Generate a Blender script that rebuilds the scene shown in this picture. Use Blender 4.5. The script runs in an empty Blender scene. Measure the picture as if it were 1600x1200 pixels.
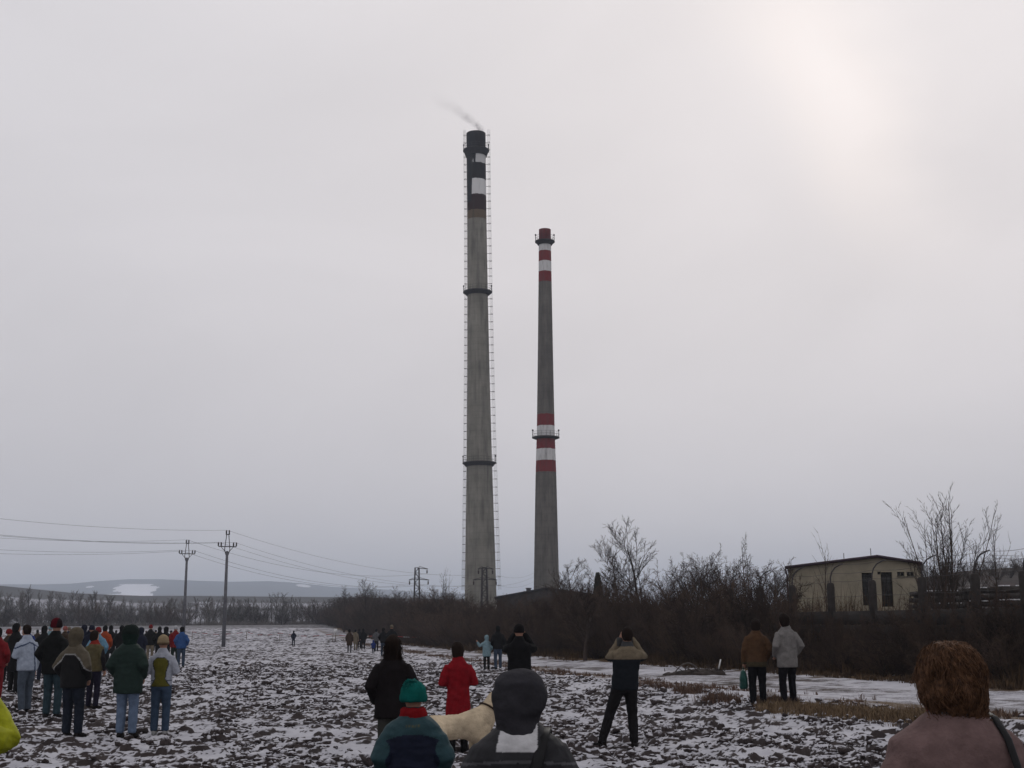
import bpy, bmesh, math, random
import numpy as np
from mathutils import Vector, Matrix

sc = bpy.context.scene
COL = sc.collection
R = math.radians
random.seed(7)

# ------------------------------------------------------------------ camera
F = 2000.0                       # focal length in pixels of a 1600 px wide frame
CAMH = 1.68
PITCH = math.atan(380.0 / F)
ROLL = R(0.40)
cp, sp = math.cos(PITCH), math.sin(PITCH)
cam_d = bpy.data.cameras.new('camera')
cam = bpy.data.objects.new('camera', cam_d)
COL.objects.link(cam)
cam_d.sensor_width = 36.0
cam_d.lens = F / 1600.0 * 36.0
cam_d.clip_start = 0.1
cam_d.clip_end = 30000.0
X0, UP0, FW = Vector((1, 0, 0)), Vector((0, -sp, cp)), Vector((0, cp, sp))
cr = X0 * math.cos(ROLL) - UP0 * math.sin(ROLL)
cu = X0 * math.sin(ROLL) + UP0 * math.cos(ROLL)
cam.matrix_world = Matrix((
    (cr.x, cu.x, -FW.x, 0.0), (cr.y, cu.y, -FW.y, 0.0), (cr.z, cu.z, -FW.z, CAMH), (0, 0, 0, 1)))
sc.camera = cam


def at(px, py, Y):
    """point of the place seen at a pixel of the photograph at ground distance Y"""
    u, v = (px - 800.0) / F, (600.0 - py) / F
    a = u * math.cos(ROLL) + v * math.sin(ROLL)
    b = -u * math.sin(ROLL) + v * math.cos(ROLL)
    k = Y / (cp - b * sp)
    return Vector((a * k, Y, CAMH + (sp + b * cp) * k))


# ------------------------------------------------------------------ light and sky
SUN_EL, SUN_AZ = R(25.5), R(15.0)          # azimuth measured from +Y towards +X
sun_dir = Vector((math.sin(SUN_AZ) * math.cos(SUN_EL), math.cos(SUN_AZ) * math.cos(SUN_EL), math.sin(SUN_EL)))
world = bpy.data.worlds.new('World')
sc.world = world
world.use_nodes = True
wn, wl = world.node_tree.nodes, world.node_tree.links
wn.clear()
w_out = wn.new('ShaderNodeOutputWorld')
w_bg = wn.new('ShaderNodeBackground')
w_bg.inputs['Strength'].default_value = 0.10
wl.new(w_bg.outputs[0], w_out.inputs['Surface'])
sky = wn.new('ShaderNodeTexSky')
sky.sky_type = 'NISHITA'
sky.sun_disc = False
sky.sun_elevation = SUN_EL
sky.sun_rotation = SUN_AZ
sky.dust_density = 1.0
w_hsv = wn.new('ShaderNodeHueSaturation')
w_hsv.inputs['Saturation'].default_value = 0.25
wl.new(sky.outputs[0], w_hsv.inputs['Color'])
tc = wn.new('ShaderNodeTexCoord')


def wmath(op, a, b=None, c=None, clamp=False):
    n = wn.new('ShaderNodeMath'); n.operation = op; n.use_clamp = clamp
    for i, v in enumerate((a, b, c)):
        if v is None: continue
        if isinstance(v, (int, float)): n.inputs[i].default_value = v
        else: wl.new(v, n.inputs[i])
    return n.outputs[0]


def wmix(fac, a, b):
    n = wn.new('ShaderNodeMix'); n.data_type = 'RGBA'
    for i, v in ((0, fac), (6, a), (7, b)):
        if isinstance(v, (int, float)): n.inputs[i].default_value = v
        elif isinstance(v, tuple): n.inputs[i].default_value = (*v, 1)
        else: wl.new(v, n.inputs[i])
    return n.outputs[2]


sepw = wn.new('ShaderNodeSeparateXYZ'); wl.new(tc.outputs['Generated'], sepw.inputs[0])
# stratus deck: sampled on the direction, stretched like a cloud layer
mapw = wn.new('ShaderNodeMapping'); mapw.inputs['Scale'].default_value = (1.6, 1.6, 3.4)
mapw.inputs['Rotation'].default_value = (R(8), R(-24), R(20))
wl.new(tc.outputs['Generated'], mapw.inputs[0])
nz = wn.new('ShaderNodeTexNoise'); nz.inputs['Scale'].default_value = 1.5
nz.inputs['Detail'].default_value = 5.0; nz.inputs['Roughness'].default_value = 0.5
nz.inputs['Distortion'].default_value = 0.45
wl.new(mapw.outputs[0], nz.inputs['Vector'])
# brightness where the sun stands behind the cloud
vdot = wn.new('ShaderNodeVectorMath'); vdot.operation = 'DOT_PRODUCT'
wl.new(tc.outputs['Generated'], vdot.inputs[0])
vdot.inputs[1].default_value = sun_dir
ang = wmath('ARCCOSINE', wmath('MINIMUM', vdot.outputs['Value'], 0.999999))
wide = wmath('POWER', 2.718, wmath('MULTIPLY', wmath('POWER', wmath('DIVIDE', ang, 0.42), 2.0), -1.0))
core = wmath('POWER', 2.718, wmath('MULTIPLY', wmath('POWER', wmath('DIVIDE', ang, 0.115), 2.0), -1.0))
el = wmath('MAXIMUM', sepw.outputs['Z'], 0.0)
elc = wmath('POWER', wmath('MINIMUM', wmath('DIVIDE', el, 0.42), 1.0), 0.75)
base = wmix(elc, (0.568, 0.538, 0.553), (0.668, 0.648, 0.672))
cl = wmath('MULTIPLY', wmath('SUBTRACT', nz.outputs[0], 0.5), 0.34)
val = wmath('ADD', wmath('ADD', 0.955, cl), wmath('MULTIPLY', wide, 0.13))
# long thin place in the cloud, brightest next to the hidden sun
da, db = (at(1195, -20, 100.0) - Vector((0, 0, CAMH))).normalized(), (at(1440, 310, 100.0) - Vector((0, 0, CAMH))).normalized()
mid_d = (da * 0.5 + db * 0.5).normalized(); e1 = (db - da).normalized(); e2 = mid_d.cross(e1).normalized()


def wdot(v):
    n = wn.new('ShaderNodeVectorMath'); n.operation = 'DOT_PRODUCT'; wl.new(tc.outputs['Generated'], n.inputs[0]); n.inputs[1].default_value = v
    return n.outputs['Value']


warp = wmath('MULTIPLY', wmath('SUBTRACT', nz.outputs[0], 0.5), 0.16)
qa = wmath('POWER', wmath('DIVIDE', wmath('SUBTRACT', wdot(e1), mid_d.dot(e1)), 0.115), 2.0)
qb = wmath('POWER', wmath('DIVIDE', wmath('ADD', wmath('SUBTRACT', wdot(e2), mid_d.dot(e2)), warp), 0.042), 2.0)
rift = wmath('MULTIPLY', wmath('POWER', 2.718, wmath('MULTIPLY', wmath('ADD', qa, qb), -1.0)), wmath('GREATER_THAN', wdot(mid_d), 0.0))
glow = wmath('ADD', wmath('MULTIPLY', core, 0.02), wmath('MULTIPLY', rift, 0.175))
val2 = wmath('ADD', val, wmath('MAXIMUM', glow, 0.0))
warm = wmix(wmath('MINIMUM', wmath('ADD', wmath('MULTIPLY', wide, 0.65), wmath('MULTIPLY', rift, 0.5)), 1.0), (1, 1, 1), (1.060, 1.005, 0.935))
mulc = wn.new('ShaderNodeMix'); mulc.data_type = 'RGBA'; mulc.blend_type = 'MULTIPLY'; mulc.inputs[0].default_value = 1
wl.new(base, mulc.inputs[6]); wl.new(warm, mulc.inputs[7])
sc_v = wn.new('ShaderNodeVectorMath'); sc_v.operation = 'SCALE'
wl.new(mulc.outputs[2], sc_v.inputs[0]); wl.new(wmath('MULTIPLY', val2, 11.7), sc_v.inputs['Scale'])
wl.new(wmix(0.975, w_hsv.outputs[0], sc_v.outputs[0]), w_bg.inputs['Color'])

sun_d = bpy.data.lights.new('sun', 'SUN')
sun_d.energy = 0.5
sun_d.angle = R(24)
sun_d.color = (1.0, 0.95, 0.88)
sun = bpy.data.objects.new('sun', sun_d)
COL.objects.link(sun)
sun.rotation_euler = (-sun_dir).to_track_quat('-Z', 'Y').to_euler()

sc.view_settings.view_transform = 'Standard'
sc.view_settings.look = 'None'
sc.view_settings.exposure = 0.0
sc.view_settings.gamma = 1.0
sc.view_settings.use_curve_mapping = False
sc.render.engine = 'CYCLES'
sc.cycles.max_bounces = 5
sc.cycles.diffuse_bounces = 3
sc.cycles.glossy_bounces = 2
sc.cycles.volume_bounces = 1
sc.cycles.transparent_max_bounces = 8
sc.cycles.use_denoising = True
sc.cycles.caustics_reflective = False
sc.cycles.caustics_refractive = False

# ------------------------------------------------------------------ numpy noise


def _h(ix, iy, iz, seed):
    n = (ix.astype(np.int64) * 374761393 + iy.astype(np.int64) * 668265263 + iz * 2147483647 + seed * 1274126177) & 0xFFFFFFFF
    n = ((n ^ (n >> 13)) * 1274126177) & 0xFFFFFFFF
    n = ((n ^ (n >> 16)) * 2246822519) & 0xFFFFFFFF
    return ((n ^ (n >> 15)) & 0xFFFFFF) / float(0xFFFFFF)


def vnoise(x, y, seed=0):
    x = np.asarray(x, float); y = np.asarray(y, float)
    ix, iy = np.floor(x), np.floor(y)
    fx, fy = x - ix, y - iy
    fx = fx * fx * (3 - 2 * fx); fy = fy * fy * (3 - 2 * fy)
    z = 0
    a, b = _h(ix, iy, z, seed), _h(ix + 1, iy, z, seed)
    c, d = _h(ix, iy + 1, z, seed), _h(ix + 1, iy + 1, z, seed)
    return (a * (1 - fx) + b * fx) * (1 - fy) + (c * (1 - fx) + d * fx) * fy


def fbm(x, y, seed=0, octs=4, rough=0.5):
    s, a, t = 0.0, 1.0, 0.0
    for k in range(octs):
        s = s + a * vnoise(x * 2 ** k + 17.3 * k, y * 2 ** k - 9.1 * k, seed + k)
        t += a; a *= rough
    return s / t


def vnoise3(p, seed=0):
    i = np.floor(p); f = p - i; f = f * f * (3 - 2 * f)
    out = 0
    for dx in (0, 1):
        for dy in (0, 1):
            for dz in (0, 1):
                w = (f[:, 0] if dx else 1 - f[:, 0]) * (f[:, 1] if dy else 1 - f[:, 1]) * (f[:, 2] if dz else 1 - f[:, 2])
                out = out + w * _h(i[:, 0] + dx, i[:, 1] + dy, (i[:, 2] + dz).astype(np.int64), seed)
    return out


def fbm3(p, seed=0, octs=3):
    s, a, t = 0.0, 1.0, 0.0
    for k in range(octs):
        s = s + a * vnoise3(p * 2 ** k + 11.7 * k, seed + k); t += a; a *= 0.5
    return s / t


def smooth(e0, e1, x):
    t = np.clip((x - e0) / (e1 - e0), 0, 1)
    return t * t * (3 - 2 * t)


# ------------------------------------------------------------------ materials
def new_mat(name):
    m = bpy.data.materials.new(name); m.use_nodes = True
    nt = m.node_tree; nt.nodes.clear()
    out = nt.nodes.new('ShaderNodeOutputMaterial')
    b = nt.nodes.new('ShaderNodeBsdfPrincipled')
    nt.links.new(b.outputs[0], out.inputs['Surface'])
    b.inputs['Roughness'].default_value = 0.85
    b.inputs['Specular IOR Level'].default_value = 0.08
    return m, nt, b


def N(nt, kind, **kw):
    n = nt.nodes.new(kind)
    for k, v in kw.items():
        if k in n.inputs: n.inputs[k].default_value = v
        else: setattr(n, k, v)
    return n


def nmath(nt, op, a, b=None, clamp=False):
    n = nt.nodes.new('ShaderNodeMath'); n.operation = op; n.use_clamp = clamp
    for i, v in enumerate((a, b)):
        if v is None: continue
        if isinstance(v, (int, float)): n.inputs[i].default_value = v
        else: nt.links.new(v, n.inputs[i])
    return n.outputs[0]


def nmix(nt, fac, a, b, blend='MIX'):
    n = nt.nodes.new('ShaderNodeMix'); n.data_type = 'RGBA'; n.blend_type = blend
    for i, v in ((0, fac), (6, a), (7, b)):
        if isinstance(v, (int, float)): n.inputs[i].default_value = v
        elif isinstance(v, tuple): n.inputs[i].default_value = (*v[:3], 1)
        else: nt.links.new(v, n.inputs[i])
    return n.outputs[2]


def nramp(nt, fac, stops, interp='LINEAR'):
    n = nt.nodes.new('ShaderNodeValToRGB'); n.color_ramp.interpolation = interp
    els = n.color_ramp.elements
    while len(els) < len(stops): els.new(0.5)
    for e, (p, c) in zip(els, stops):
        e.position = p; e.color = (*c[:3], 1) if isinstance(c, tuple) else (c, c, c, 1)
    nt.links.new(fac, n.inputs[0])
    return n.outputs[0]


_mats = {}


def plain(name, col, rough=0.85, var=0.25, scale=6.0, bump=0.0, bscale=40.0, metal=0.0, spec=0.10):
    """one colour with a little uneven tone and relief"""
    if name in _mats: return _mats[name]
    m, nt, b = new_mat(name)
    t = N(nt, 'ShaderNodeTexCoord')
    n = N(nt, 'ShaderNodeTexNoise', Scale=scale, Detail=4.0, Roughness=0.6)
    nt.links.new(t.outputs['Object'], n.inputs['Vector'])
    lo = tuple(c * (1 - var) for c in col); hi = tuple(min(1, c * (1 + var)) for c in col)
    nt.links.new(nramp(nt, n.outputs[0], [(0.3, lo), (0.7, hi)]), b.inputs['Base Color'])
    b.inputs['Roughness'].default_value = rough
    b.inputs['Metallic'].default_value = metal
    b.inputs['Specular IOR Level'].default_value = spec
    if bump:
        n2 = N(nt, 'ShaderNodeTexNoise', Scale=bscale, Detail=3.0)
        nt.links.new(t.outputs['Object'], n2.inputs['Vector'])
        bp = N(nt, 'ShaderNodeBump', Strength=bump, Distance=0.02)
        nt.links.new(n2.outputs[0], bp.inputs['Height'])
        nt.links.new(bp.outputs[0], b.inputs['Normal'])
    _mats[name] = m
    return m


def cloth_attr(name, rough=0.9, spec=0.06, bump=0.35, bscale=55.0):
    """fabric whose colour blocks come from the garment (colour attribute), weave and creases from noise"""
    if name in _mats: return _mats[name]
    m, nt, b = new_mat(name)
    a = N(nt, 'ShaderNodeAttribute', attribute_name='Col')
    t = N(nt, 'ShaderNodeTexCoord')
    n = N(nt, 'ShaderNodeTexNoise', Scale=14.0, Detail=5.0, Roughness=0.65)
    nt.links.new(t.outputs['Object'], n.inputs['Vector'])
    nt.links.new(nmix(nt, 1.0, a.outputs['Color'], nramp(nt, n.outputs[0], [(0.3, 0.55), (0.7, 0.86)]), 'MULTIPLY'), b.inputs['Base Color'])
    n2 = N(nt, 'ShaderNodeTexNoise', Scale=bscale, Detail=3.0)
    nt.links.new(t.outputs['Object'], n2.inputs['Vector'])
    bp = N(nt, 'ShaderNodeBump', Strength=bump, Distance=0.012)
    nt.links.new(n2.outputs[0], bp.inputs['Height']); nt.links.new(bp.outputs[0], b.inputs['Normal'])
    b.inputs['Roughness'].default_value = rough
    b.inputs['Specular IOR Level'].default_value = spec
    _mats[name] = m
    return m


# ------------------------------------------------------------------ mesh helpers
def mesh_np(name, V, Fs, mat=None, shade=False):
    """mesh from an (n,3) array and a list of face arrays (each k x sides)"""
    V = np.asarray(V, np.float32)
    if not isinstance(Fs, (list, tuple)): Fs = [Fs]
    Fs = [np.asarray(f, np.int32) for f in Fs if len(f)]
    me = bpy.data.meshes.new(name)
    me.vertices.add(len(V)); me.vertices.foreach_set('co', V.ravel())
    nl = sum(f.size for f in Fs); nf = sum(len(f) for f in Fs)
    me.loops.add(nl); me.polygons.add(nf)
    me.loops.foreach_set('vertex_index', np.concatenate([f.ravel() for f in Fs]))
    tot = np.concatenate([np.full(len(f), f.shape[1], np.int32) for f in Fs])
    me.polygons.foreach_set('loop_start', np.concatenate(([0], np.cumsum(tot)[:-1])).astype(np.int32))
    me.polygons.foreach_set('loop_total', tot)
    if shade: me.polygons.foreach_set('use_smooth', np.ones(nf, bool))
    me.update(calc_edges=True); me.validate()
    if mat: me.materials.append(mat)
    return me


def ob(name, me, parent=None, loc=None, rot=None, scale=None):
    o = bpy.data.objects.new(name, me)
    COL.objects.link(o)
    if parent: o.parent = parent
    if loc is not None: o.location = loc
    if rot is not None: o.rotation_euler = rot
    if scale is not None: o.scale = scale
    return o


def tag(o, label=None, cat=None, group=None, kind=None):
    if label: o['label'] = label
    if cat: o['category'] = cat
    if group: o['group'] = group
    if kind: o['kind'] = kind
    return o


def empty(name, loc, rz=0.0, scale=1.0):
    o = bpy.data.objects.new(name, None); COL.objects.link(o)
    o.location = loc; o.rotation_euler = (0, 0, rz); o.scale = (scale,) * 3
    o.empty_display_size = 0.1
    return o


class MB:
    """collects simple shapes into one mesh"""
    def __init__(s): s.V = []; s.Q = []; s.T = []; s.n = 0

    def add(s, V, faces):
        for f in faces:
            (s.Q if len(f) == 4 else s.T).append([i + s.n for i in f]) if len(f) < 5 else \
                s.T.extend([[f[0] + s.n, f[i] + s.n, f[i + 1] + s.n] for i in range(1, len(f) - 1)])
        s.V.extend([tuple(v) for v in V]); s.n += len(V)

    def box(s, c, d, rz=0.0, rx=0.0):
        M = Matrix.Rotation(rz, 3, 'Z') @ Matrix.Rotation(rx, 3, 'X')
        V = [Vector(c) + M @ Vector((sx * d[0] / 2, sy * d[1] / 2, sz * d[2] / 2)) for sz in (-1, 1) for sy in (-1, 1) for sx in (-1, 1)]
        s.add(V, [(0, 2, 3, 1), (4, 5, 7, 6), (0, 1, 5, 4), (2, 6, 7, 3), (0, 4, 6, 2), (1, 3, 7, 5)])

    def bar(s, a, b, w, h=None):
        """square bar between two points"""
        a, b = Vector(a), Vector(b); h = h or w
        d = (b - a).normalized()
        u = d.cross(Vector((0, 0, 1)))
        u = u.normalized() if u.length > 1e-4 else Vector((1, 0, 0))
        v = u.cross(d)
        V = [p + u * (x * w / 2) + v * (y * h / 2) for p in (a, b) for x, y in ((-1, -1), (1, -1), (1, 1), (-1, 1))]
        s.add(V, [(3, 2, 1, 0), (4, 5, 6, 7), (0, 1, 5, 4), (1, 2, 6, 5), (2, 3, 7, 6), (3, 0, 4, 7)])

    def chain(s, P, rad, k=10, sq=1.0, cap=True, up=None):
        """tube through points with a radius at each and round ends; sq squashes along the second axis"""
        P = [Vector(p) for p in P]; rad = list(rad)
        if cap:
            d0 = (P[0] - P[1]).normalized(); d1 = (P[-1] - P[-2]).normalized()
            r0, r1 = rad[0], rad[-1]
            P = [P[0] + d0 * r0, P[0] + d0 * r0 * .8, P[0] + d0 * r0 * .4] + P + [P[-1] + d1 * r1 * .4, P[-1] + d1 * r1 * .8, P[-1] + d1 * r1]
            rad = [r0 * .12, r0 * .6, r0 * .92] + rad + [r1 * .92, r1 * .6, r1 * .12]
        n = len(P); V = []
        u0 = Vector(up) if up else None
        for i in range(n):
            d = (P[min(i + 1, n - 1)] - P[max(i - 1, 0)]).normalized()
            if u0 is None:
                u0 = d.cross(Vector((0, 1, 0)))
                if u0.length < 0.05: u0 = d.cross(Vector((1, 0, 0)))
            u = (u0 - d * u0.dot(d)).normalized(); u0 = u
            v = d.cross(u)
            for j in range(k):
                a = 2 * math.pi * j / k
                V.append(P[i] + u * (rad[i] * math.cos(a)) + v * (rad[i] * sq * math.sin(a)))
        Fc = [(i * k + j, i * k + (j + 1) % k, (i + 1) * k + (j + 1) % k, (i + 1) * k + j) for i in range(n - 1) for j in range(k)]
        Fc += [tuple(range(k - 1, -1, -1)), tuple((n - 1) * k + j for j in range(k))]
        s.add(V, Fc)

    def loft(s, rings, k=16, pw=2.0):
        """rings (cx, cy, z, rx, ry) stacked along z, capped; pw>2 squares the section"""
        V = []
        for cx, cy, z, rx, ry in rings:
            for j in range(k):
                a = 2 * math.pi * j / k; c, q = math.cos(a), math.sin(a)
                V.append((cx + rx * math.copysign(abs(c) ** (2 / pw), c), cy + ry * math.copysign(abs(q) ** (2 / pw), q), z))
        n = len(rings)
        Fc = [(i * k + j, i * k + (j + 1) % k, (i + 1) * k + (j + 1) % k, (i + 1) * k + j) for i in range(n - 1) for j in range(k)]
        Fc += [tuple(range(k - 1, -1, -1)), tuple((n - 1) * k + j for j in range(k))]
        s.add(V, Fc)

    def ball(s, c, r, ku=12, kv=8):
        rx, ry, rz = r if isinstance(r, tuple) else (r, r, r)
        rings = []
        for i in range(kv + 1):
            t = math.pi * (0.04 + 0.92 * i / kv) - math.pi / 2
            rings.append((c[0], c[1], c[2] + rz * math.sin(t), rx * math.cos(t), ry * math.cos(t)))
        s.loft(rings, ku)

    def mesh(s, name, mat=None, shade=False):
        fs = []
        if s.Q: fs.append(np.array(s.Q))
        if s.T: fs.append(np.array(s.T))
        return mesh_np(name, np.array(s.V), fs, mat, shade)


def bake(mb, voxel, sm=2, dec=None, name='mesh'):
    """union of overlapping closed shapes as one continuous surface"""
    me = mb.mesh('tmp')
    o = bpy.data.objects.new('tmp', me); COL.objects.link(o)
    m = o.modifiers.new('r', 'REMESH'); m.mode = 'VOXEL'; m.voxel_size = voxel
    if sm:
        q = o.modifiers.new('s', 'SMOOTH'); q.factor = 0.5; q.iterations = sm
    if dec:
        q = o.modifiers.new('d', 'DECIMATE'); q.ratio = dec
    dg = bpy.context.evaluated_depsgraph_get()
    out = bpy.data.meshes.new_from_object(o.evaluated_get(dg))
    bpy.data.objects.remove(o); bpy.data.meshes.remove(me)
    out.name = name
    out.polygons.foreach_set('use_smooth', np.ones(len(out.polygons), bool))
    return out


def mco(me):
    a = np.empty(len(me.vertices) * 3, np.float32); me.vertices.foreach_get('co', a); return a.reshape(-1, 3)


def mno(me):
    a = np.empty(len(me.vertices) * 3, np.float32); me.vertex_normals.foreach_get('vector', a); return a.reshape(-1, 3)


def crease(me, amp, scale=(7, 7, 14), seed=0):
    p, n = mco(me), mno(me)
    f = fbm3(p * np.array(scale), seed, 3)
    r = 1 - np.abs(f * 2 - 1) * 2.2
    p = p + n * (amp * r)[:, None]
    me.vertices.foreach_set('co', p.astype(np.float32).ravel()); me.update()


def paint(me, fn, mat):
    """fabric colour blocks: fn(co array, normals) -> (n,3) colours"""
    c = fn(mco(me), mno(me))
    a = me.color_attributes.new('Col', 'FLOAT_COLOR', 'POINT')
    a.data.foreach_set('color', np.concatenate([c, np.ones((len(c), 1))], 1).astype(np.float32).ravel())
    me.materials.clear(); me.materials.append(mat)


def tubes(p0, p1, r0, r1, k=3):
    """many straight tapered tubes at once"""
    p0, p1 = np.asarray(p0, float), np.asarray(p1, float)
    r0, r1 = np.asarray(r0, float), np.asarray(r1, float)
    d = p1 - p0
    d /= np.maximum(np.linalg.norm(d, axis=1, keepdims=True), 1e-9)
    ref = np.where(np.abs(d[:, 2:3]) > 0.9, np.array([[1.0, 0, 0]]), np.array([[0, 0, 1.0]]))
    u = np.cross(d, ref); u /= np.linalg.norm(u, axis=1, keepdims=True)
    v = np.cross(d, u)
    n = len(p0); V = np.empty((n, 2, k, 3))
    for j in range(k):
        a = 2 * math.pi * j / k
        w = u * math.cos(a) + v * math.sin(a)
        V[:, 0, j] = p0 + w * r0[:, None]; V[:, 1, j] = p1 + w * r1[:, None]
    b = (np.arange(n) * 2 * k)[:, None]
    Q = np.concatenate([b + np.array([[j, (j + 1) % k, k + (j + 1) % k, k + j]]) for j in range(k)])
    return V.reshape(-1, 3), Q

# ================================================================== the land
XS_D = [0, 15, 21, 28, 34.3, 44.8, 67, 88, 146, 300, 420]
XS_X = [14.7, 10.4, 8.6, 6.4, 4.3, 1.3, -2.8, -6.6, -17.5, -48, -72]      # grass strip along the field
XV_D = [0, 15, 35, 48, 67, 112, 187, 420]
XV_X = [25.0, 20.5, 14.0, 10.2, 4.2, -5.2, -20.5, -67]                     # far edge of the track, foot of the hedge
BZ_D = [-400, 0, 60, 140, 220, 300, 420, 700, 12000]
BZ_Z = [0, 0, 0, -0.05, 0.9, 2.5, 3.2, 4.0, 6.0]


def x_strip(y): return np.interp(y, XS_D, XS_X)
def x_verge(y): return np.interp(y, XV_D, XV_X)


def base_z(x, y):
    z = np.interp(y, BZ_D, BZ_Z)
    s = x - x_strip(y)
    z = z + 0.12 * np.exp(-(s / 2.2) ** 2) * smooth(90, 40, y)
    v = x - x_verge(y)
    return z + 0.25 * smooth(-0.5, 4.0, v) * smooth(330, 200, y)


def hit(px, py):
    lo, hi = 3.0, 400.0
    f = lambda Y: at(px, py, Y).z - float(base_z(at(px, py, Y).x, Y))
    for _ in range(60):
        m = (lo + hi) / 2
        if f(m) > 0: lo = m
        else: hi = m
    p = at(px, py, lo); p.z = float(base_z(p.x, p.y)); return p


def foot(px, Y):
    """ground point at distance Y on the sight line column of px"""
    py = 985
    for _ in range(8):
        q = at(px, py, Y); gz = float(base_z(q.x, Y))
        py += (q.z - gz) * F / Y
    return Vector((q.x, Y, gz))


def stand(px, py, Y):
    """ground point under the thing seen at pixel (px, py) at distance Y"""
    x = at(px, py, Y).x
    return Vector((x, Y, float(base_z(x, Y))))


def relief(x, y):
    wx = x + 0.16 * (fbm(x / 0.6, y / 0.6, 31, 2) - 0.5); wy = y + 0.16 * (fbm(x / 0.6, y / 0.6, 47, 2) - 0.5)
    lump = fbm(wx / 0.8, wy / 0.55, 3, 2)
    rid = 1 - np.abs(2 * fbm(wx / 0.24, wy / 0.19, 9, 3, 0.62) - 1)
    cl = smooth(0.52, 0.78, vnoise(wx / 0.12, wy / 0.10, 21)) * (0.3 + 0.7 * vnoise(wx / 0.7, wy / 0.7, 5))
    big = smooth(0.68, 0.86, fbm(wx / 0.34, wy / 0.25, 87, 2))
    return 0.09 * (lump - 0.5) + 0.060 * (rid - 0.75) + 0.045 * cl + 0.07 * big


# soil and thin snow: where snow lies is set by how flat the surface is
def snow_material():
    m, nt, b = new_mat('snowy_soil')
    a = N(nt, 'ShaderNodeAttribute', attribute_name='snow')
    g = N(nt, 'ShaderNodeAttribute', attribute_name='turf')
    t = N(nt, 'ShaderNodeTexCoord')
    n1 = N(nt, 'ShaderNodeTexNoise', Scale=17.0, Detail=6.0, Roughness=0.72); nt.links.new(t.outputs['Object'], n1.inputs['Vector'])
    n2 = N(nt, 'ShaderNodeTexNoise', Scale=1.3, Detail=5.0, Roughness=0.6); nt.links.new(t.outputs['Object'], n2.inputs['Vector'])
    f = nmath(nt, 'ADD', a.outputs['Fac'], nmath(nt, 'MULTIPLY', nmath(nt, 'SUBTRACT', n1.outputs[0], 0.5), 1.1))
    fac = nramp(nt, f, [(0.26, 0.0), (0.72, 1.0)])
    soil = nramp(nt, n2.outputs[0], [(0.3, (0.022, 0.018, 0.019)), (0.6, (0.045, 0.036, 0.035)), (0.8, (0.070, 0.055, 0.050))])
    turf = nramp(nt, n1.outputs[0], [(0.3, (0.05, 0.032, 0.018)), (0.7, (0.13, 0.085, 0.045))])
    soil = nmix(nt, g.outputs['Fac'], soil, turf)
    snow = nramp(nt, n2.outputs[0], [(0.3, (0.33, 0.33, 0.365)), (0.7, (0.48, 0.48, 0.515))])
    nt.links.new(nmix(nt, fac, soil, snow), b.inputs['Base Color'])
    bp = N(nt, 'ShaderNodeBump', Strength=0.6, Distance=0.03)
    nt.links.new(n1.outputs[0], bp.inputs['Height']); nt.links.new(bp.outputs[0], b.inputs['Normal'])
    b.inputs['Roughness'].default_value = 0.9
    return m


SNOWY = snow_material()


def vattr(me, name, val):
    a = me.attributes.new(name, 'FLOAT', 'POINT'); a.data.foreach_set('value', np.asarray(val, np.float32).ravel())


def grid_faces(r, c):
    i = np.arange(r - 1)[:, None] * c + np.arange(c - 1)[None, :]
    i = i.ravel()
    return np.stack([i, i + 1, i + c + 1, i + c], 1)


# field, track and verge: one finely broken sheet
nr, nc = 940, 590
yy = 12.5 * (265.0 / 12.5) ** (np.arange(nr) / (nr - 1))
uu = np.linspace(-0.50, 0.50, nc)
Yg = np.repeat(yy[:, None], nc, 1)
Xg = uu[None, :] * (Yg + 4.0)
s_ = Xg - x_strip(Yg); v_ = Xg - x_verge(Yg)
edge_n = 1.6 * (fbm(Xg / 1.7, Yg / 1.7, 55, 3) - 0.5)
field = smooth(0.3, -1.0, s_ + edge_n)
verge = smooth(-2.6, 0.0, v_ + edge_n)
strip = np.exp(-((s_ - 0.5) / 0.9) ** 2)
rl = relief(Xg, Yg)
far_soft = smooth(400, 90, Yg) * 0.6 + 0.4
trk = 0.03 * (fbm(Xg / 0.5, Yg / 0.5, 8, 4) - 0.5) * 2
across = s_ / np.maximum(x_verge(Yg) - x_strip(Yg), 1.0)
rut = -0.05 * (np.exp(-((across - 0.38) / 0.07) ** 2) + np.exp(-((across - 0.68) / 0.07) ** 2))
grs = 0.10 * (fbm(Xg / 0.6, Yg / 0.6, 12, 4) - 0.4)
Zrel = field * rl * (0.55 + 0.45 * far_soft) + (1 - field) * (trk + rut + grs * np.maximum(verge, 0.5 * strip))
Zg = base_z(Xg, Yg) + Zrel
gy = np.gradient(Zg, axis=0) / np.gradient(Yg, axis=0)
gx = np.gradient(Zg, axis=1) / np.gradient(Xg, axis=1)
slope = np.sqrt(gx ** 2 + gy ** 2)
patch = fbm(Xg / 4.5, Yg / 7.0, 77, 3)
slope = slope / np.median(slope[:, :nc // 3], axis=1)[:, None]          # grid spacing grows with distance: keep the share of bare earth even
thr = 1.34 + 1.2 * (patch - 0.5) + 0.40 * smooth(-9, 7, Xg + 0.02 * Yg)
sf = smooth(thr + 0.40, thr - 0.30, slope)
knob = smooth(0.60, 0.80, vnoise(Xg / 0.13, Yg / 0.11, 91)) * smooth(0.3, 0.75, vnoise(Xg / 1.1, Yg / 1.1, 92))
sf = sf * (1 - 0.85 * knob)
st = 0.62 + 0.75 * (fbm(Xg / 0.30, Yg / 0.28, 15, 4) - 0.5) + 0.9 * (fbm(Xg / 2.2, Yg / 2.6, 61, 3) - 0.5) - 0.10 * np.exp(-((across - 0.38) / 0.08) ** 2) - 0.08 * np.exp(-((across - 0.68) / 0.08) ** 2)
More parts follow.
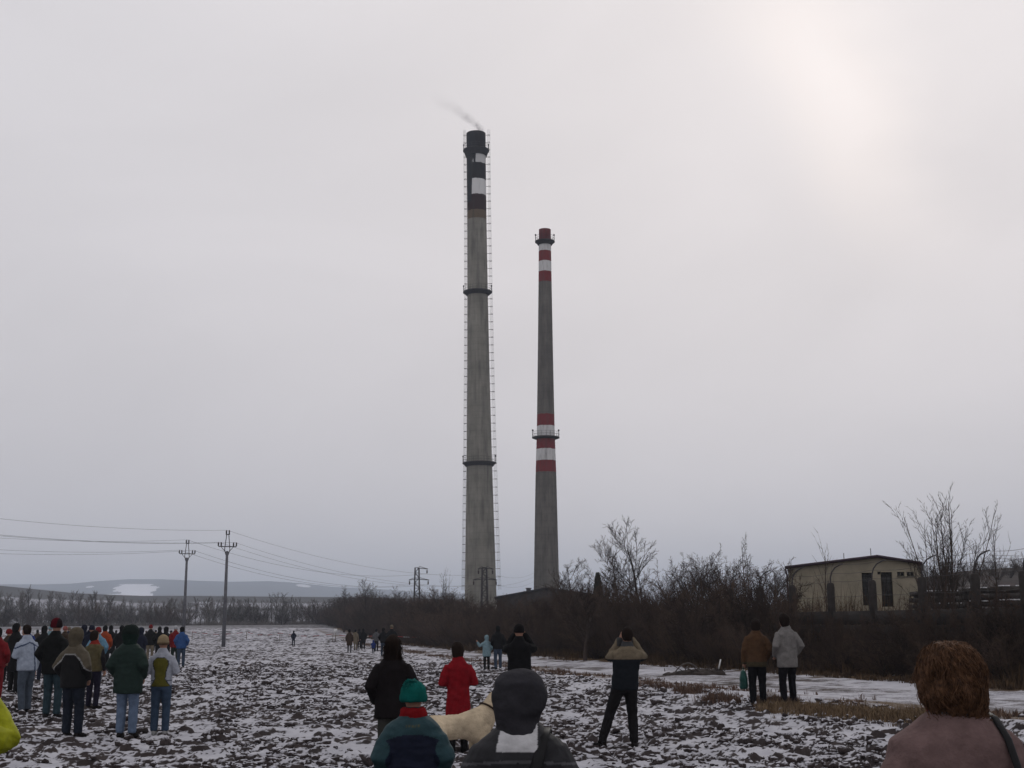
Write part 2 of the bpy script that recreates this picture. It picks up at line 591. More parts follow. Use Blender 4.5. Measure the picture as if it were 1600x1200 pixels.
sv = smooth(0.66, 0.38, fbm(Xg / 0.7, Yg / 0.7, 16, 4) + 0.30 * smooth(-2.2, 0.8, v_) + 0.10 * strip)
snow = field * sf + (1 - field) * ((1 - verge) * st + verge * sv)
snow = snow * (1 - 0.55 * strip * smooth(0.35, 0.6, fbm(Xg / 1.2, Yg / 1.2, 18, 3)))
Vf = np.stack([Xg, Yg, Zg], -1).reshape(-1, 3)
fm = mesh_np('ploughed_field', Vf, grid_faces(nr, nc), SNOWY, True)
vattr(fm, 'snow', snow); vattr(fm, 'turf', np.clip((1 - field) * (verge + strip + 0.15), 0, 1))
tag(ob('ploughed_field', fm), 'snow dusted ploughed field with a snowy dirt track along its right side', kind='structure')


# loose clods turned up by the plough: real lumps, snow on their tops
m, nt, b = new_mat('clod_earth')
gn = N(nt, 'ShaderNodeNewGeometry'); sn_ = N(nt, 'ShaderNodeSeparateXYZ'); nt.links.new(gn.outputs['Normal'], sn_.inputs[0])
t = N(nt, 'ShaderNodeTexCoord')
n1 = N(nt, 'ShaderNodeTexNoise', Scale=26.0, Detail=5.0, Roughness=0.7); nt.links.new(t.outputs['Object'], n1.inputs['Vector'])
n2 = N(nt, 'ShaderNodeTexNoise', Scale=1.1, Detail=3.0); nt.links.new(t.outputs['Object'], n2.inputs['Vector'])
f = nmath(nt, 'ADD', sn_.outputs[2], nmath(nt, 'MULTIPLY', nmath(nt, 'SUBTRACT', n1.outputs[0], 0.5), 1.3))
f = nmath(nt, 'ADD', f, nmath(nt, 'MULTIPLY', nmath(nt, 'SUBTRACT', n2.outputs[0], 0.5), 0.8))
soil = nramp(nt, n1.outputs[0], [(0.3, (0.016, 0.013, 0.014)), (0.75, (0.070, 0.056, 0.054))])
nt.links.new(nmix(nt, nramp(nt, f, [(0.66, 0.0), (1.05, 1.0)]), soil, (0.44, 0.44, 0.48)), b.inputs['Base Color'])
ico = [(0, 0, 1)] + [(0.894 * math.cos(i * 1.2566), 0.894 * math.sin(i * 1.2566), 0.447) for i in range(5)] + [(0.894 * math.cos(i * 1.2566 + .628), 0.894 * math.sin(i * 1.2566 + .628), -0.447) for i in range(5)] + [(0, 0, -1)]
icf = [(0, 1 + i, 1 + (i + 1) % 5) for i in range(5)] + [(1 + i, 6 + i, 1 + (i + 1) % 5) for i in range(5)] + [(1 + (i + 1) % 5, 6 + i, 6 + (i + 1) % 5) for i in range(5)] + [(11, 6 + (i + 1) % 5, 6 + i) for i in range(5)]
r_ = np.random.RandomState(12)
n0 = 95000
cy_ = np.sqrt(r_.uniform(13.0 ** 2, 62.0 ** 2, n0)); cx_ = r_.uniform(-.47, .47, n0) * (cy_ + 3)
keep = (cx_ < x_strip(cy_) - 0.2 + r_.normal(0, .6, n0)) & (r_.rand(n0) < np.interp(cy_, [13, 25, 62], [1.0, 0.75, 0.28])) & (fbm(cx_ / 1.1, cy_ / 1.1, 203, 3) > 0.46 + 0.16 * r_.rand(n0))
cx_, cy_ = cx_[keep], cy_[keep]; nk = len(cx_)
sz = np.exp(r_.normal(-3.52, 0.45, nk)) * (1 + 0.016 * cy_); sz = np.minimum(sz, 0.115)
a_ = r_.uniform(0, 6.283, nk)
P = np.array(ico)[None] * (1 + r_.uniform(-.38, .38, (nk, 12, 1)))
P = P * np.stack([sz * r_.uniform(.8, 1.7, nk), sz * r_.uniform(.7, 1.1, nk), sz * r_.uniform(.45, .95, nk)], 1)[:, None]
P = np.stack([P[..., 0] * np.cos(a_)[:, None] - P[..., 1] * np.sin(a_)[:, None], P[..., 0] * np.sin(a_)[:, None] + P[..., 1] * np.cos(a_)[:, None], P[..., 2] + P[..., 0] * r_.uniform(-.3, .3, nk)[:, None]], -1)
P += np.stack([cx_, cy_, base_z(cx_, cy_) + relief(cx_, cy_) * smooth(0.3, -1.0, cx_ - x_strip(cy_)) + sz * 0.12], 1)[:, None]
FI = (np.arange(nk)[:, None, None] * 12 + np.array(icf)[None]).reshape(-1, 3)
tag(ob('earth_clods', mesh_np('earth_clods', P.reshape(-1, 3), FI, m)), 'frozen clods of earth strewn over the ploughed field', 'clods', kind='stuff')
print('clods', nk)


def snowy_far():
    m, nt, b = new_mat('far_fields')
    t = N(nt, 'ShaderNodeTexCoord')
    n1 = N(nt, 'ShaderNodeTexNoise', Scale=0.9, Detail=8.0, Roughness=0.75); nt.links.new(t.outputs['Object'], n1.inputs['Vector'])
    n2 = N(nt, 'ShaderNodeTexNoise', Scale=0.02, Detail=3.0); nt.links.new(t.outputs['Object'], n2.inputs['Vector'])
    f = nmath(nt, 'ADD', n1.outputs[0], nmath(nt, 'MULTIPLY', nmath(nt, 'SUBTRACT', n2.outputs[0], 0.5), 0.5))
    nt.links.new(nramp(nt, f, [(0.42, (0.035, 0.03, 0.028)), (0.70, (0.34, 0.34, 0.37))]), b.inputs['Base Color'])
    return m


FARF = snowy_far()
gx_ = np.unique(np.concatenate([np.linspace(-9000, -400, 30), np.linspace(-400, 400, 60), np.linspace(400, 9000, 30)]))
gy_ = np.unique(np.concatenate([np.linspace(-300, 0, 12), np.linspace(0, 400, 60), np.geomspace(400, 11000, 40)]))
GX, GY = np.meshgrid(gx_, gy_)
GZ = base_z(GX, GY)
inside = smooth(0.62, 0.5, np.abs(GX) / np.maximum(GY + 4, 1)) * smooth(4, 11, GY) * smooth(300, 262, GY)
GZ = GZ - 0.03 - 0.45 * inside
gm = mesh_np('ground', np.stack([GX, GY, GZ], -1).reshape(-1, 3), grid_faces(len(gy_), len(gx_)), FARF, True)
tag(ob('ground', gm), kind='structure')


# ------------------------------------------------------------------ hills
def hill_mat(name, forest, snow, lo=0.45, hi=0.55):
    m, nt, b = new_mat(name)
    a = N(nt, 'ShaderNodeAttribute', attribute_name='snow')
    t = N(nt, 'ShaderNodeTexCoord')
    n1 = N(nt, 'ShaderNodeTexNoise', Scale=0.03, Detail=8.0, Roughness=0.7); nt.links.new(t.outputs['Object'], n1.inputs['Vector'])
    f = nmath(nt, 'ADD', a.outputs['Fac'], nmath(nt, 'MULTIPLY', nmath(nt, 'SUBTRACT', n1.outputs[0], 0.5), 0.35))
    nt.links.new(nmix(nt, nramp(nt, f, [(lo, 0.0), (hi, 1.0)]), forest, snow), b.inputs['Base Color'])
    return m


def hill(name, Y0, Y1, px, py, mat, snowf, rough=0.02, nx=240, ny=26, px0=-900, px1=1000, seed=1):
    P = np.linspace(px0, px1, nx)
    crest = np.interp(P, px, py)
    top = np.array([at(a, b, Y1)[:] for a, b in zip(P, crest)])
    rows = []; tt = np.linspace(0, 1, ny)
    for t in tt:
        Y = Y0 + (Y1 - Y0) * t
        X = top[:, 0] * (Y / Y1)
        g = base_z(X, np.full(nx, Y)) - 1.0
        e = t ** 1.25
        Z = g * (1 - e) + top[:, 2] * e
        Z = Z + rough * (top[:, 2] - g) * (fbm(X / (Y1 * 0.05), np.full(nx, Y / (Y1 * 0.08)), seed, 4) - 0.5) * 2 * math.sin(math.pi * min(1, t * 1.02))
        rows.append(np.stack([X, np.full(nx, Y), Z], 1))
    back = rows[-1].copy(); back[:, 1] += (Y1 - Y0) * 0.6; back[:, 2] = -5
    rows.append(back)
    V = np.concatenate(rows)
    me = mesh_np(name, V, grid_faces(ny + 1, nx), mat, True)
    T = np.concatenate([np.repeat(tt[:, None], nx, 1), np.ones((1, nx))]).ravel()
    vattr(me, 'snow', snowf(np.tile(P, ny + 1), T, V))
    return tag(ob(name, me), kind='structure')


def snow_near(P, T, V):
    n = fbm(P / 40.0, T * 9, 33, 3)
    return np.where(T < 0.80 - 0.12 * smooth(200, 0, P), 0.25 + 0.8 * smooth(.3, .7, n), 0.0)


hill('hillside', 560, 1000, [-900, 0, 60, 120, 220, 300, 520, 700, 1100], [905, 915, 921, 927, 931, 931, 933, 936, 945],
     hill_mat('hillside_fields', (0.035, 0.033, 0.032), (0.24, 0.24, 0.265), 0.40, 0.80), snow_near, 0.03, seed=4)


def snow_far(P, T, V):
    s = np.zeros(len(P))
    w = 5 * np.sin(T * 31) + 3 * np.sin(T * 77)
    a = ((P > 160 + w) & (P < 240 + w) & (T > 0.34) & (T < 0.66)) | ((P > 182 + w) & (P < 243 - w) & (T >= 0.66) & (T < 0.88))
    f = (np.abs(T - 0.52 - 0.0006 * (P - 60)) < 0.035) & (P > 20) & (P < 105) | (np.abs(T - 0.40) < 0.03) & (P > 330) & (P < 455)
    c = (P > 452) & (P < 492) & (T > 0.86)
    d = (P > 495) & (P < 590) & (T > 0.22) & (T < 0.36)
    e = (P > -600) & (P < 25) & (T > 0.55) & (T < 0.72)
    s[a | d | e | f] = 1.0
    b = np.exp(-((P - 141) / 9) ** 2 - ((T - .86) / .03) ** 2); c = np.exp(-((P - 474) / 15) ** 2 - ((T - .93) / .05) ** 2)
    return np.maximum(s, 0.9 * (b + c))


hill('far_hills', 2600, 5200, [-900, -200, 0, 60, 110, 150, 200, 250, 300, 360, 420, 470, 520, 600, 700, 900, 1100],
     [918, 912, 913, 913, 912, 908, 905, 905, 907, 909, 908, 911, 917, 921, 927, 934, 940],
     hill_mat('hill_forest', (0.030, 0.034, 0.036), (0.74, 0.74, 0.78)), snow_far, 0.015, nx=420, ny=60, seed=8)

bank_m = plain('bank_scrub', (0.040, 0.030, 0.028), var=0.5, scale=0.35)
hill('wooded_bank', 150, 230, [1150, 1300, 1440, 1500, 1560, 1600, 1700, 2300], [955, 925, 902, 893, 888, 886, 884, 880],
     bank_m, lambda P, T, V: P * 0, 0.05, nx=90, ny=14, px0=1150, px1=2300, seed=12)

# ================================================================== chimneys
def axis_depth(Y, z): return Y * cp + (z - CAMH) * sp


def band_nodes(nt, bands, concrete):
    """paint bands up the shaft: list of (z, colour above that height)"""
    t = N(nt, 'ShaderNodeTexCoord'); s = N(nt, 'ShaderNodeSeparateXYZ'); nt.links.new(t.outputs['Object'], s.inputs[0])
    n = N(nt, 'ShaderNodeTexNoise', Scale=1.6, Detail=4.0); nt.links.new(t.outputs['Object'], n.inputs['Vector'])
    z = nmath(nt, 'ADD', s.outputs[2], nmath(nt, 'MULTIPLY', nmath(nt, 'SUBTRACT', n.outputs[0], 0.5), 0.35))
    c = concrete
    for zz, colr in bands:
        c = nmix(nt, nmath(nt, 'GREATER_THAN', z, zz), c, colr)
    return c, s, z, t


def concrete_col(nt, c0, c1, streak=1.0):
    t = N(nt, 'ShaderNodeTexCoord')
    mp = N(nt, 'ShaderNodeMapping'); mp.inputs['Scale'].default_value = (1.0, 1.0, 0.06)
    nt.links.new(t.outputs['Object'], mp.inputs[0])
    n = N(nt, 'ShaderNodeTexNoise', Scale=1.1, Detail=6.0, Roughness=0.65); nt.links.new(mp.outputs[0], n.inputs['Vector'])
    n2 = N(nt, 'ShaderNodeTexNoise', Scale=0.22, Detail=5.0, Roughness=0.6); nt.links.new(t.outputs['Object'], n2.inputs['Vector'])
    w = N(nt, 'ShaderNodeTexWave', Scale=0.21, Distortion=0.4); w.bands_direction = 'Z'; nt.links.new(t.outputs['Object'], w.inputs['Vector'])
    a = nramp(nt, n.outputs[0], [(0.25, c0), (0.75, c1)])
    a = nmix(nt, 0.8, a, nramp(nt, n2.outputs[0], [(0.3, 0.62), (0.7, 1.15)]), 'MULTIPLY')
    return nmix(nt, 0.35, a, nramp(nt, w.outputs[0], [(0.0, 0.72), (0.06, 1.0)]), 'MULTIPLY')


def relief_bump(nt, b, scale=3.0, st=0.4):
    t = N(nt, 'ShaderNodeTexCoord')
    n = N(nt, 'ShaderNodeTexNoise', Scale=scale, Detail=6.0); nt.links.new(t.outputs['Object'], n.inputs['Vector'])
    bp = N(nt, 'ShaderNodeBump', Strength=st, Distance=0.1)
    nt.links.new(n.outputs[0], bp.inputs['Height']); nt.links.new(bp.outputs[0], b.inputs['Normal'])


def lathe(prof, k=48, inner=None):
    mb = MB()
    V = [(r * math.cos(2 * math.pi * j / k), r * math.sin(2 * math.pi * j / k), z) for r, z in prof for j in range(k)]
    Fc = [(i * k + j, i * k + (j + 1) % k, (i + 1) * k + (j + 1) % k, (i + 1) * k + j) for i in range(len(prof) - 1) for j in range(k)]
    mb.add(V, Fc)
    return mb


STEEL = plain('dark_steel', (0.045, 0.042, 0.045), 0.6, 0.3, 2.0)


def chimney(label, Y, top, bot, prof_px, platforms, mat, ladders):
    pt, pb = at(top[0], top[1], Y), at(bot[0], bot[1], Y)
    gz = float(base_z(pb.x, Y))
    k = (pt - pb) / (pt.z - pb.z)
    b0 = pb + k * (gz - 0.3 - pb.z)
    o = empty('chimney', b0)
    lean = math.atan2(pt.x - b0.x, pt.z - b0.z)
    o.rotation_euler = (0, lean, 0)
    zof = lambda py: at(np.interp(py, [top[1], bot[1]], [top[0], bot[0]]), py, Y).z - b0.z
    zs, rs = [], []
    for py, w in prof_px:
        z = zof(py); zs.append(z); rs.append(w / 2 / F * axis_depth(Y, z + b0.z))
    zs, rs = np.array(zs[::-1]), np.array(rs[::-1])
    rad = lambda z: float(np.interp(z, zs, rs)) if z > zs[0] else float(rs[0] + (zs[0] - z) * (rs[0] - rs[1]) / (zs[1] - zs[0]))
    H = zof(top[1])
    prof = [(rad(0), 0)] + [(rad(z), z) for z in np.linspace(1, H, 60)]
    prof += [(rad(H) - 0.35, H), (rad(H) - 0.35, H - 6)]
    ob('shaft', lathe(prof).mesh('chimney_shaft', mat, True), o)
    for py, w, th in platforms:
        z = zof(py); r = rad(z); R_ = w / 2 / F * axis_depth(Y, z + b0.z)
        pl = ob('platform', lathe([(r - 0.05, z - th), (r + 0.25, z - th), (R_ - 0.25, z - 0.30), (R_, z - 0.22), (R_, z), (r - 0.05, z)]).mesh('platform', STEEL, False), o)
        mb = MB()
        nrail = 20
        for i in range(nrail):
            a0, a1 = 2 * math.pi * i / nrail, 2 * math.pi * (i + 1) / nrail
            q0 = ((R_ - .08) * math.cos(a0), (R_ - .08) * math.sin(a0)); q1 = ((R_ - .08) * math.cos(a1), (R_ - .08) * math.sin(a1))
            mb.bar((*q0, z), (*q0, z + 1.1), 0.05)
            for hh in (0.55, 1.1): mb.bar((*q0, z + hh), (*q1, z + hh), 0.035)
        ob('railing', mb.mesh('railing', STEEL), pl)
        for a in (0.12, math.pi - 0.1):
            mb = MB(); c = ((R_ - .15) * math.cos(a), (R_ - .15) * math.sin(a), z)
            mb.bar(c, (c[0], c[1], z + 1.5), 0.07); mb.ball((c[0], c[1], z + 1.55), (0.2, 0.2, 0.26), 8, 5)
            ob('warning_lamp', mb.mesh('warning_lamp', STEEL), pl)
    if ladders:
        hm = MB()                                     # cage hoop with a bracket to the shaft
        pts = [(0.10, -0.30, 0), (0.4, -0.36, 0), (0.66, -0.2, 0), (0.66, 0.2, 0), (0.4, 0.36, 0), (0.10, 0.30, 0)]
        for a, c in zip(pts, pts[1:]): hm.bar(a, c, 0.05, 0.08)
        hm.bar((-0.6, 0, 0), (0.12, 0, 0), 0.08)
        hme = hm.mesh('hoop', STEEL)
        for a in (0.0, math.pi):
            mb = MB(); ca, sa = math.cos(a), math.sin(a); gap = 0.42 if a == 0.0 else 0.05
            tr = lambda u, v, z: ((rad(z) + gap + u) * ca - v * sa, (rad(z) + gap + u) * sa + v * ca, z)
            Z = np.linspace(8, H + 1.0, 40)
            for z0, z1 in zip(Z, Z[1:]):
                for u, v in ((0.1, -.28), (0.1, .28), (0.66, -.2), (0.66, .2), (0.4, .36), (0.4, -.36)):
                    mb.bar(tr(u, v, z0), tr(u, v, z1), 0.036)
            for z in np.arange(8, H + 1, 0.4):
                mb.bar(tr(.1, -.28, z), tr(.1, .28, z), 0.03)
            ld = ob('ladder', mb.mesh('ladder', STEEL), o)
            for z in np.arange(9, H + 0.5, 1.9):
                ob('hoop', hme, ld, (*[(rad(z) + gap) * q for q in (ca, sa)], z), (0, 0, a))
    tag(o, label, 'chimney')
    return o, zof, H, b0


# left: sooty black and white bands, concrete below
Yl, Yr = 300.0, 280.0
zl = lambda py: at(747, py, Yl).z - float(base_z(-8, Yl)) + 0.3
m, nt, b = new_mat('sooty_chimney_shaft')
conc = concrete_col(nt, (0.17, 0.163, 0.140), (0.29, 0.278, 0.24))
WH, RD, DK = (0.62, 0.62, 0.62), (0.105, 0.022, 0.020), (0.018, 0.016, 0.017)
RU = (0.115, 0.085, 0.055)
c, s, z, t = band_nodes(nt, [(zl(344), RU), (zl(331), (0.030, 0.014, 0.013)), (zl(307), WH), (zl(283), DK), (zl(258), (0.5, 0.5, 0.5)), (zl(236), DK)], conc)
mp = N(nt, 'ShaderNodeMapping'); mp.inputs['Scale'].default_value = (0.9, 0.9, 0.10); nt.links.new(t.outputs['Object'], mp.inputs[0])
sn = N(nt, 'ShaderNodeTexNoise', Scale=1.2, Detail=5.0); nt.links.new(mp.outputs[0], sn.inputs['Vector'])
edge = nmath(nt, 'ADD', s.outputs[0], nmath(nt, 'MULTIPLY', nmath(nt, 'SUBTRACT', sn.outputs[0], 0.5), 2.4))
drip = nmath(nt, 'MULTIPLY', nmath(nt, 'SUBTRACT', s.outputs[2], zl(300)), 0.075)
soot = nmath(nt, 'LESS_THAN', edge, nmath(nt, 'ADD', nmath(nt, 'MINIMUM', drip, 0.75), -1.15))
soot = nmath(nt, 'MULTIPLY', soot, nmath(nt, 'GREATER_THAN', z, zl(318)))
c = nmix(nt, soot, c, (0.020, 0.021, 0.023))
st2 = nmath(nt, 'MULTIPLY', nmath(nt, 'GREATER_THAN', sn.outputs[0], 0.60), nmath(nt, 'GREATER_THAN', z, zl(262)))
c = nmix(nt, nmath(nt, 'MULTIPLY', st2, 0.75), c, (0.03, 0.03, 0.03))
c = nmix(nt, nramp(nt, sn.outputs[0], [(0.52, 0.0), (0.72, 0.5)]), c, (0.035, 0.034, 0.032))
nt.links.new(c, b.inputs['Base Color']); relief_bump(nt, b)
LCH, lz, LH, lb = chimney('tall sooty smoking chimney with black and white bands and two caged ladders', Yl, (743.7, 209), (751, 930),
                          [(209, 30), (330, 30), (457, 32), (580, 35), (700, 39), (760, 41.6), (930, 49.5)],
                          [(235, 41, 1.6), (456, 45.5, 0.9), (723, 53, 0.9)], m, True)

zr = lambda py: at(852.5, py, Yr).z - float(base_z(7, Yr)) + 0.3
m, nt, b = new_mat('banded_chimney_shaft')
conc = concrete_col(nt, (0.095, 0.089, 0.080), (0.175, 0.164, 0.147))
RED, WHT = (0.165, 0.024, 0.026), (0.56, 0.56, 0.56)
c, s, z, t = band_nodes(nt, [(zr(738), RED), (zr(720), WHT), (zr(702), RED), (zr(683), WHT), (zr(666), RED), (zr(648), conc),
                             (zr(441), RED), (zr(425), WHT), (zr(409), RED), (zr(393), WHT), (zr(378), (0.10, 0.02, 0.022))], conc)
mp = N(nt, 'ShaderNodeMapping'); mp.inputs['Scale'].default_value = (0.9, 0.9, 0.12); nt.links.new(t.outputs['Object'], mp.inputs[0])
sn = N(nt, 'ShaderNodeTexNoise', Scale=1.9, Detail=6.0, Roughness=0.65); nt.links.new(mp.outputs[0], sn.inputs['Vector'])
c = nmix(nt, nramp(nt, sn.outputs[0], [(0.48, 0.0), (0.72, 0.55)]), c, (0.05, 0.046, 0.042))
nt.links.new(c, b.inputs['Base Color']); relief_bump(nt, b)
RCH, rz_, RH, rb = chimney('shorter slender grey chimney with red and white bands and no smoke', Yr, (851.3, 359), (853.8, 905),
                           [(359, 18.6), (440, 20.5), (560, 24), (670, 27.8), (745, 32.6), (905, 39.2)],
                           [(377, 31, 0.9), (683, 43, 0.5)], m, False)

# smoke drifting off the tall chimney
m = bpy.data.materials.new('smoke_wisp'); m.use_nodes = True; nt = m.node_tree; nt.nodes.clear()
out = N(nt, 'ShaderNodeOutputMaterial'); pv = N(nt, 'ShaderNodeVolumePrincipled')
pv.inputs['Color'].default_value = (0.34, 0.33, 0.34, 1)
nt.links.new(pv.outputs[0], out.inputs['Volume'])
t = N(nt, 'ShaderNodeTexCoord'); s = N(nt, 'ShaderNodeSeparateXYZ'); nt.links.new(t.outputs['Object'], s.inputs[0])
n = N(nt, 'ShaderNodeTexNoise', Scale=0.42, Detail=5.0, Roughness=0.55, Distortion=1.2); nt.links.new(t.outputs['Object'], n.inputs['Vector'])
fall = nmath(nt, 'POWER', 2.718, nmath(nt, 'MULTIPLY', s.outputs[2], -0.46))
# centre line of the plume leans left with height
cx = nmath(nt, 'SUBTRACT', 1.1, nmath(nt, 'MULTIPLY', nmath(nt, 'POWER', nmath(nt, 'MAXIMUM', nmath(nt, 'SUBTRACT', s.outputs[2], 1.0), 0.0), 1.2), 0.85))
rr = nmath(nt, 'ADD', 0.9, nmath(nt, 'MULTIPLY', s.outputs[2], 0.30))
dx = nmath(nt, 'DIVIDE', nmath(nt, 'SUBTRACT', s.outputs[0], cx), rr); dy = nmath(nt, 'DIVIDE', s.outputs[1], rr)
prox = nmath(nt, 'SUBTRACT', 1.0, nmath(nt, 'SQRT', nmath(nt, 'ADD', nmath(nt, 'MULTIPLY', dx, dx), nmath(nt, 'MULTIPLY', dy, dy))), True)
den = nmath(nt, 'MULTIPLY', nmath(nt, 'SUBTRACT', n.outputs[0], 0.34), 2.2, True)
nt.links.new(nmath(nt, 'MULTIPLY', nmath(nt, 'MULTIPLY', den, prox), nmath(nt, 'MULTIPLY', fall, 3.0)), pv.inputs['Density'])
mb = MB()
mb.chain([(1.1 - 0.85 * max(h - 1.0, 0) ** 1.2, 0, h) for h in (0.01, 1.0, 2.0, 3.0, 4.0, 5.2, 6.5, 8.0)], [0.95, 1.3, 1.7, 2.1, 2.5, 2.9, 3.4, 3.9], 16)
sm = ob('smoke', mb.mesh('smoke', m), None, at(744.0, 208.5, Yl))
tag(sm, 'thin grey smoke drifting left off the tall sooty chimney', 'smoke', kind='stuff')

# ================================================================== dark works shed below the chimneys
ROOFD = plain('tarred_roof', (0.022, 0.020, 0.022), 0.9, 0.4, 0.8)
WALLD = plain('sooty_brick', (0.040, 0.033, 0.030), 0.9, 0.4, 1.0)
Ys = 252.0
rp, el_, er_ = at(852, 921, Ys), at(776, 935, Ys), at(932, 931, Ys)
g0 = float(base_z(5, Ys))
o = empty('works_shed', (rp.x, Ys, g0))
mb = MB(); dep = 18
Vv = [(el_.x - rp.x, 0, 0), (er_.x - rp.x, 0, 0), (er_.x - rp.x, 0, er_.z - g0), (0, 0, rp.z - g0), (el_.x - rp.x, 0, el_.z - g0)]
mb.add(Vv + [(a, dep, c_) for a, b_, c_ in Vv], [(0, 1, 2, 3, 4), (9, 8, 7, 6, 5), (0, 5, 6, 1), (1, 6, 7, 2), (4, 9, 5, 0)])
ob('wall', mb.mesh('wall', WALLD), o)
for e in (el_, er_):
    mb = MB(); d = Vector((e.x - rp.x, 0, e.z - rp.z)); n_ = Vector((-d.z, 0, d.x)).normalized() * 0.35
    if n_.z < 0: n_ = -n_
    a = Vector((0, -0.6, rp.z - g0 + 0.02)); bq = a + d * 1.04
    q = [a, bq, bq + n_, a + n_]
    mb.add(q + [v + Vector((0, dep + 1.2, 0)) for v in q], [(0, 1, 2, 3), (7, 6, 5, 4), (0, 4, 5, 1), (1, 5, 6, 2), (2, 6, 7, 3), (3, 7, 4, 0)])
    ob('roof_slope', mb.mesh('roof_slope', ROOFD), o)
vp = at(826, 927, Ys) - o.location
mb = MB(); mb.box((vp.x, 0.6, vp.z + 0.35), (0.9, 0.9, 1.1)); mb.box((vp.x, 0.6, vp.z + 0.98), (1.15, 1.15, 0.14))
ob('roof_vent', mb.mesh('roof_vent', STEEL), o)
tag(o, 'low dark gabled works shed at the foot of the two chimneys', 'shed')

# ================================================================== power poles, pylons and wires
CONC = plain('pole_concrete', (0.105, 0.105, 0.115), 0.9, 0.25, 3.0)
PORC = plain('insulator_glaze', (0.030, 0.022, 0.022), 0.3, 0.2)
ATT = {}


def power_pole(key, px, Y, ytop, label):
    g = stand(px, (ytop + 990) / 2, Y); tz = at(px, ytop, Y).z; H = tz - g.z
    o = empty('power_pole', g)
    o.rotation_euler = (0, R(0.3), R(18))
    mb = MB(); mb.chain([(0, 0, -0.5), (0, 0, H * 0.40), (0, 0, H - 2.1)], [0.20, 0.165, 0.125], 12, cap=False)
    ob('pole', mb.mesh('pole', CONC, True), o)
    mb = MB()
    for sx in (-1, 1): mb.bar((sx * 0.26, 0, H - 1.95), (sx * 0.10, 0, H - 0.45), 0.07)
    for sx in (-1, 1): mb.bar((sx * 0.11, 0, H - 2.5), (sx * 0.26, 0, H - 1.95), 0.07)
    mb.bar((-0.2, 0, H - 0.45), (0.2, 0, H - 0.45), 0.09); mb.bar((-0.85, 0, H - 1.65), (0.85, 0, H - 1.65), 0.09)
    for sx in (-1, 1): mb.bar((sx * 0.11, 0, H - 2.25), (sx * 0.62, 0, H - 1.65), 0.05)
    ob('crossarm', mb.mesh('crossarm', STEEL), o)
    tips = []
    for cx, z in ((0, H - 0.45), (-0.74, H - 1.65), (0.74, H - 1.65)):
        for sx in (-1, 1):
            mb = MB(); x = cx + sx * 0.14
            mb.chain([(x, 0, z), (x, 0, z + 0.08), (x, 0, z + 0.10), (x, 0, z + 0.22), (x, 0, z + 0.24), (x, 0, z + 0.36), (x, 0, z + 0.42)], [0.03, 0.04, 0.09, 0.05, 0.085, 0.05, 0.07], 8, cap=False)
            ob('insulator', mb.mesh('insulator', PORC), o)
        tips.append((cx, z + 0.42))
    tag(o, label, 'power pole')
    cz, sz = math.cos(R(18)), math.sin(R(18))
    ATT[key] = [g + Vector((x * cz, x * sz, z)) for x, z in tips]


power_pole('A', 352.5, 128, 828, 'taller and nearer of the two slim concrete power poles in the field')
power_pole('B', 289.5, 150, 843, 'farther and shorter looking concrete power pole beside the crowd')


def pylon(key, px, Y, ytop, arms, label):
    g = stand(px, ytop + 20, Y); H = at(px, ytop, Y).z - g.z
    o = empty('lattice_pylon', g); o.rotation_euler = (0, 0, R(12))
    w0, w1 = 0.55, 0.30
    hw = lambda z: w0 + (w1 - w0) * z / H
    mb = MB()
    for sx in (-1, 1):
        for sy in (-1, 1):
            mb.bar((sx * w0, sy * w0, -0.3), (sx * w1, sy * w1, H), 0.10)
    ob('leg_frame', mb.mesh('leg_frame', STEEL), o)
    mb = MB(); zs_ = np.linspace(0.5, H, 13)
    for i, (z0, z1) in enumerate(zip(zs_, zs_[1:])):
        a, c_ = hw(z0), hw(z1); s_1 = 1 if i % 2 else -1
        for sy in (-1, 1):
            mb.bar((-s_1 * a, sy * a, z0), (s_1 * c_, sy * c_, z1), 0.06); mb.bar((sy * a, -s_1 * a, z0), (sy * c_, s_1 * c_, z1), 0.06)
            mb.bar((-c_, sy * c_, z1), (c_, sy * c_, z1), 0.05); mb.bar((sy * c_, -c_, z1), (sy * c_, c_, z1), 0.05)
    ob('bracing', mb.mesh('bracing', STEEL), o)
    tips = []
    for dz, x0, x1 in arms:
        mb = MB()
        for xe in (x0, x1):
            if abs(xe) > 0.35:
                mb.bar((0, 0, H - dz), (xe, 0, H - dz - 0.15), 0.10); mb.bar((math.copysign(0.3, xe), 0, H - dz + 0.25), (xe, 0, H - dz - 0.13), 0.07)
        ob('crossarm', mb.mesh('crossarm', STEEL), o)
        for xe in (x0, x1):
            if abs(xe) > 0.35:
                mb = MB(); z = H - dz - 0.2
                mb.chain([(xe * .92, 0, z), (xe * .92, 0, z - .15), (xe * .92, 0, z - .2), (xe * .92, 0, z - .4), (xe * .92, 0, z - .45), (xe * .92, 0, z - .65)], [0.03, 0.04, 0.14, 0.07, 0.14, 0.04], 8, cap=False)
                ob('insulator', mb.mesh('insulator', PORC), o)
                tips.append((xe * .92, z - .65))
    tag(o, label, 'pylon')
    ATT[key] = [g + Vector((x * math.cos(R(12)), x * math.sin(R(12)), z)) for x, z in tips]


pylon('T1', 651.5, 200, 887, [(0.05, 0.0, 1.7), (1.75, -1.25, 1.9)], 'steel lattice pylon standing clear of the tall chimney against the sky')
pylon('T2', 757, 185, 886.5, [(0.1, -0.95, 1.3), (1.65, -1.7, 1.85)], 'steel lattice pylon standing in front of the tall chimney foot')
WIRE = plain('wire', (0.08, 0.08, 0.085), 0.6, 0.1)


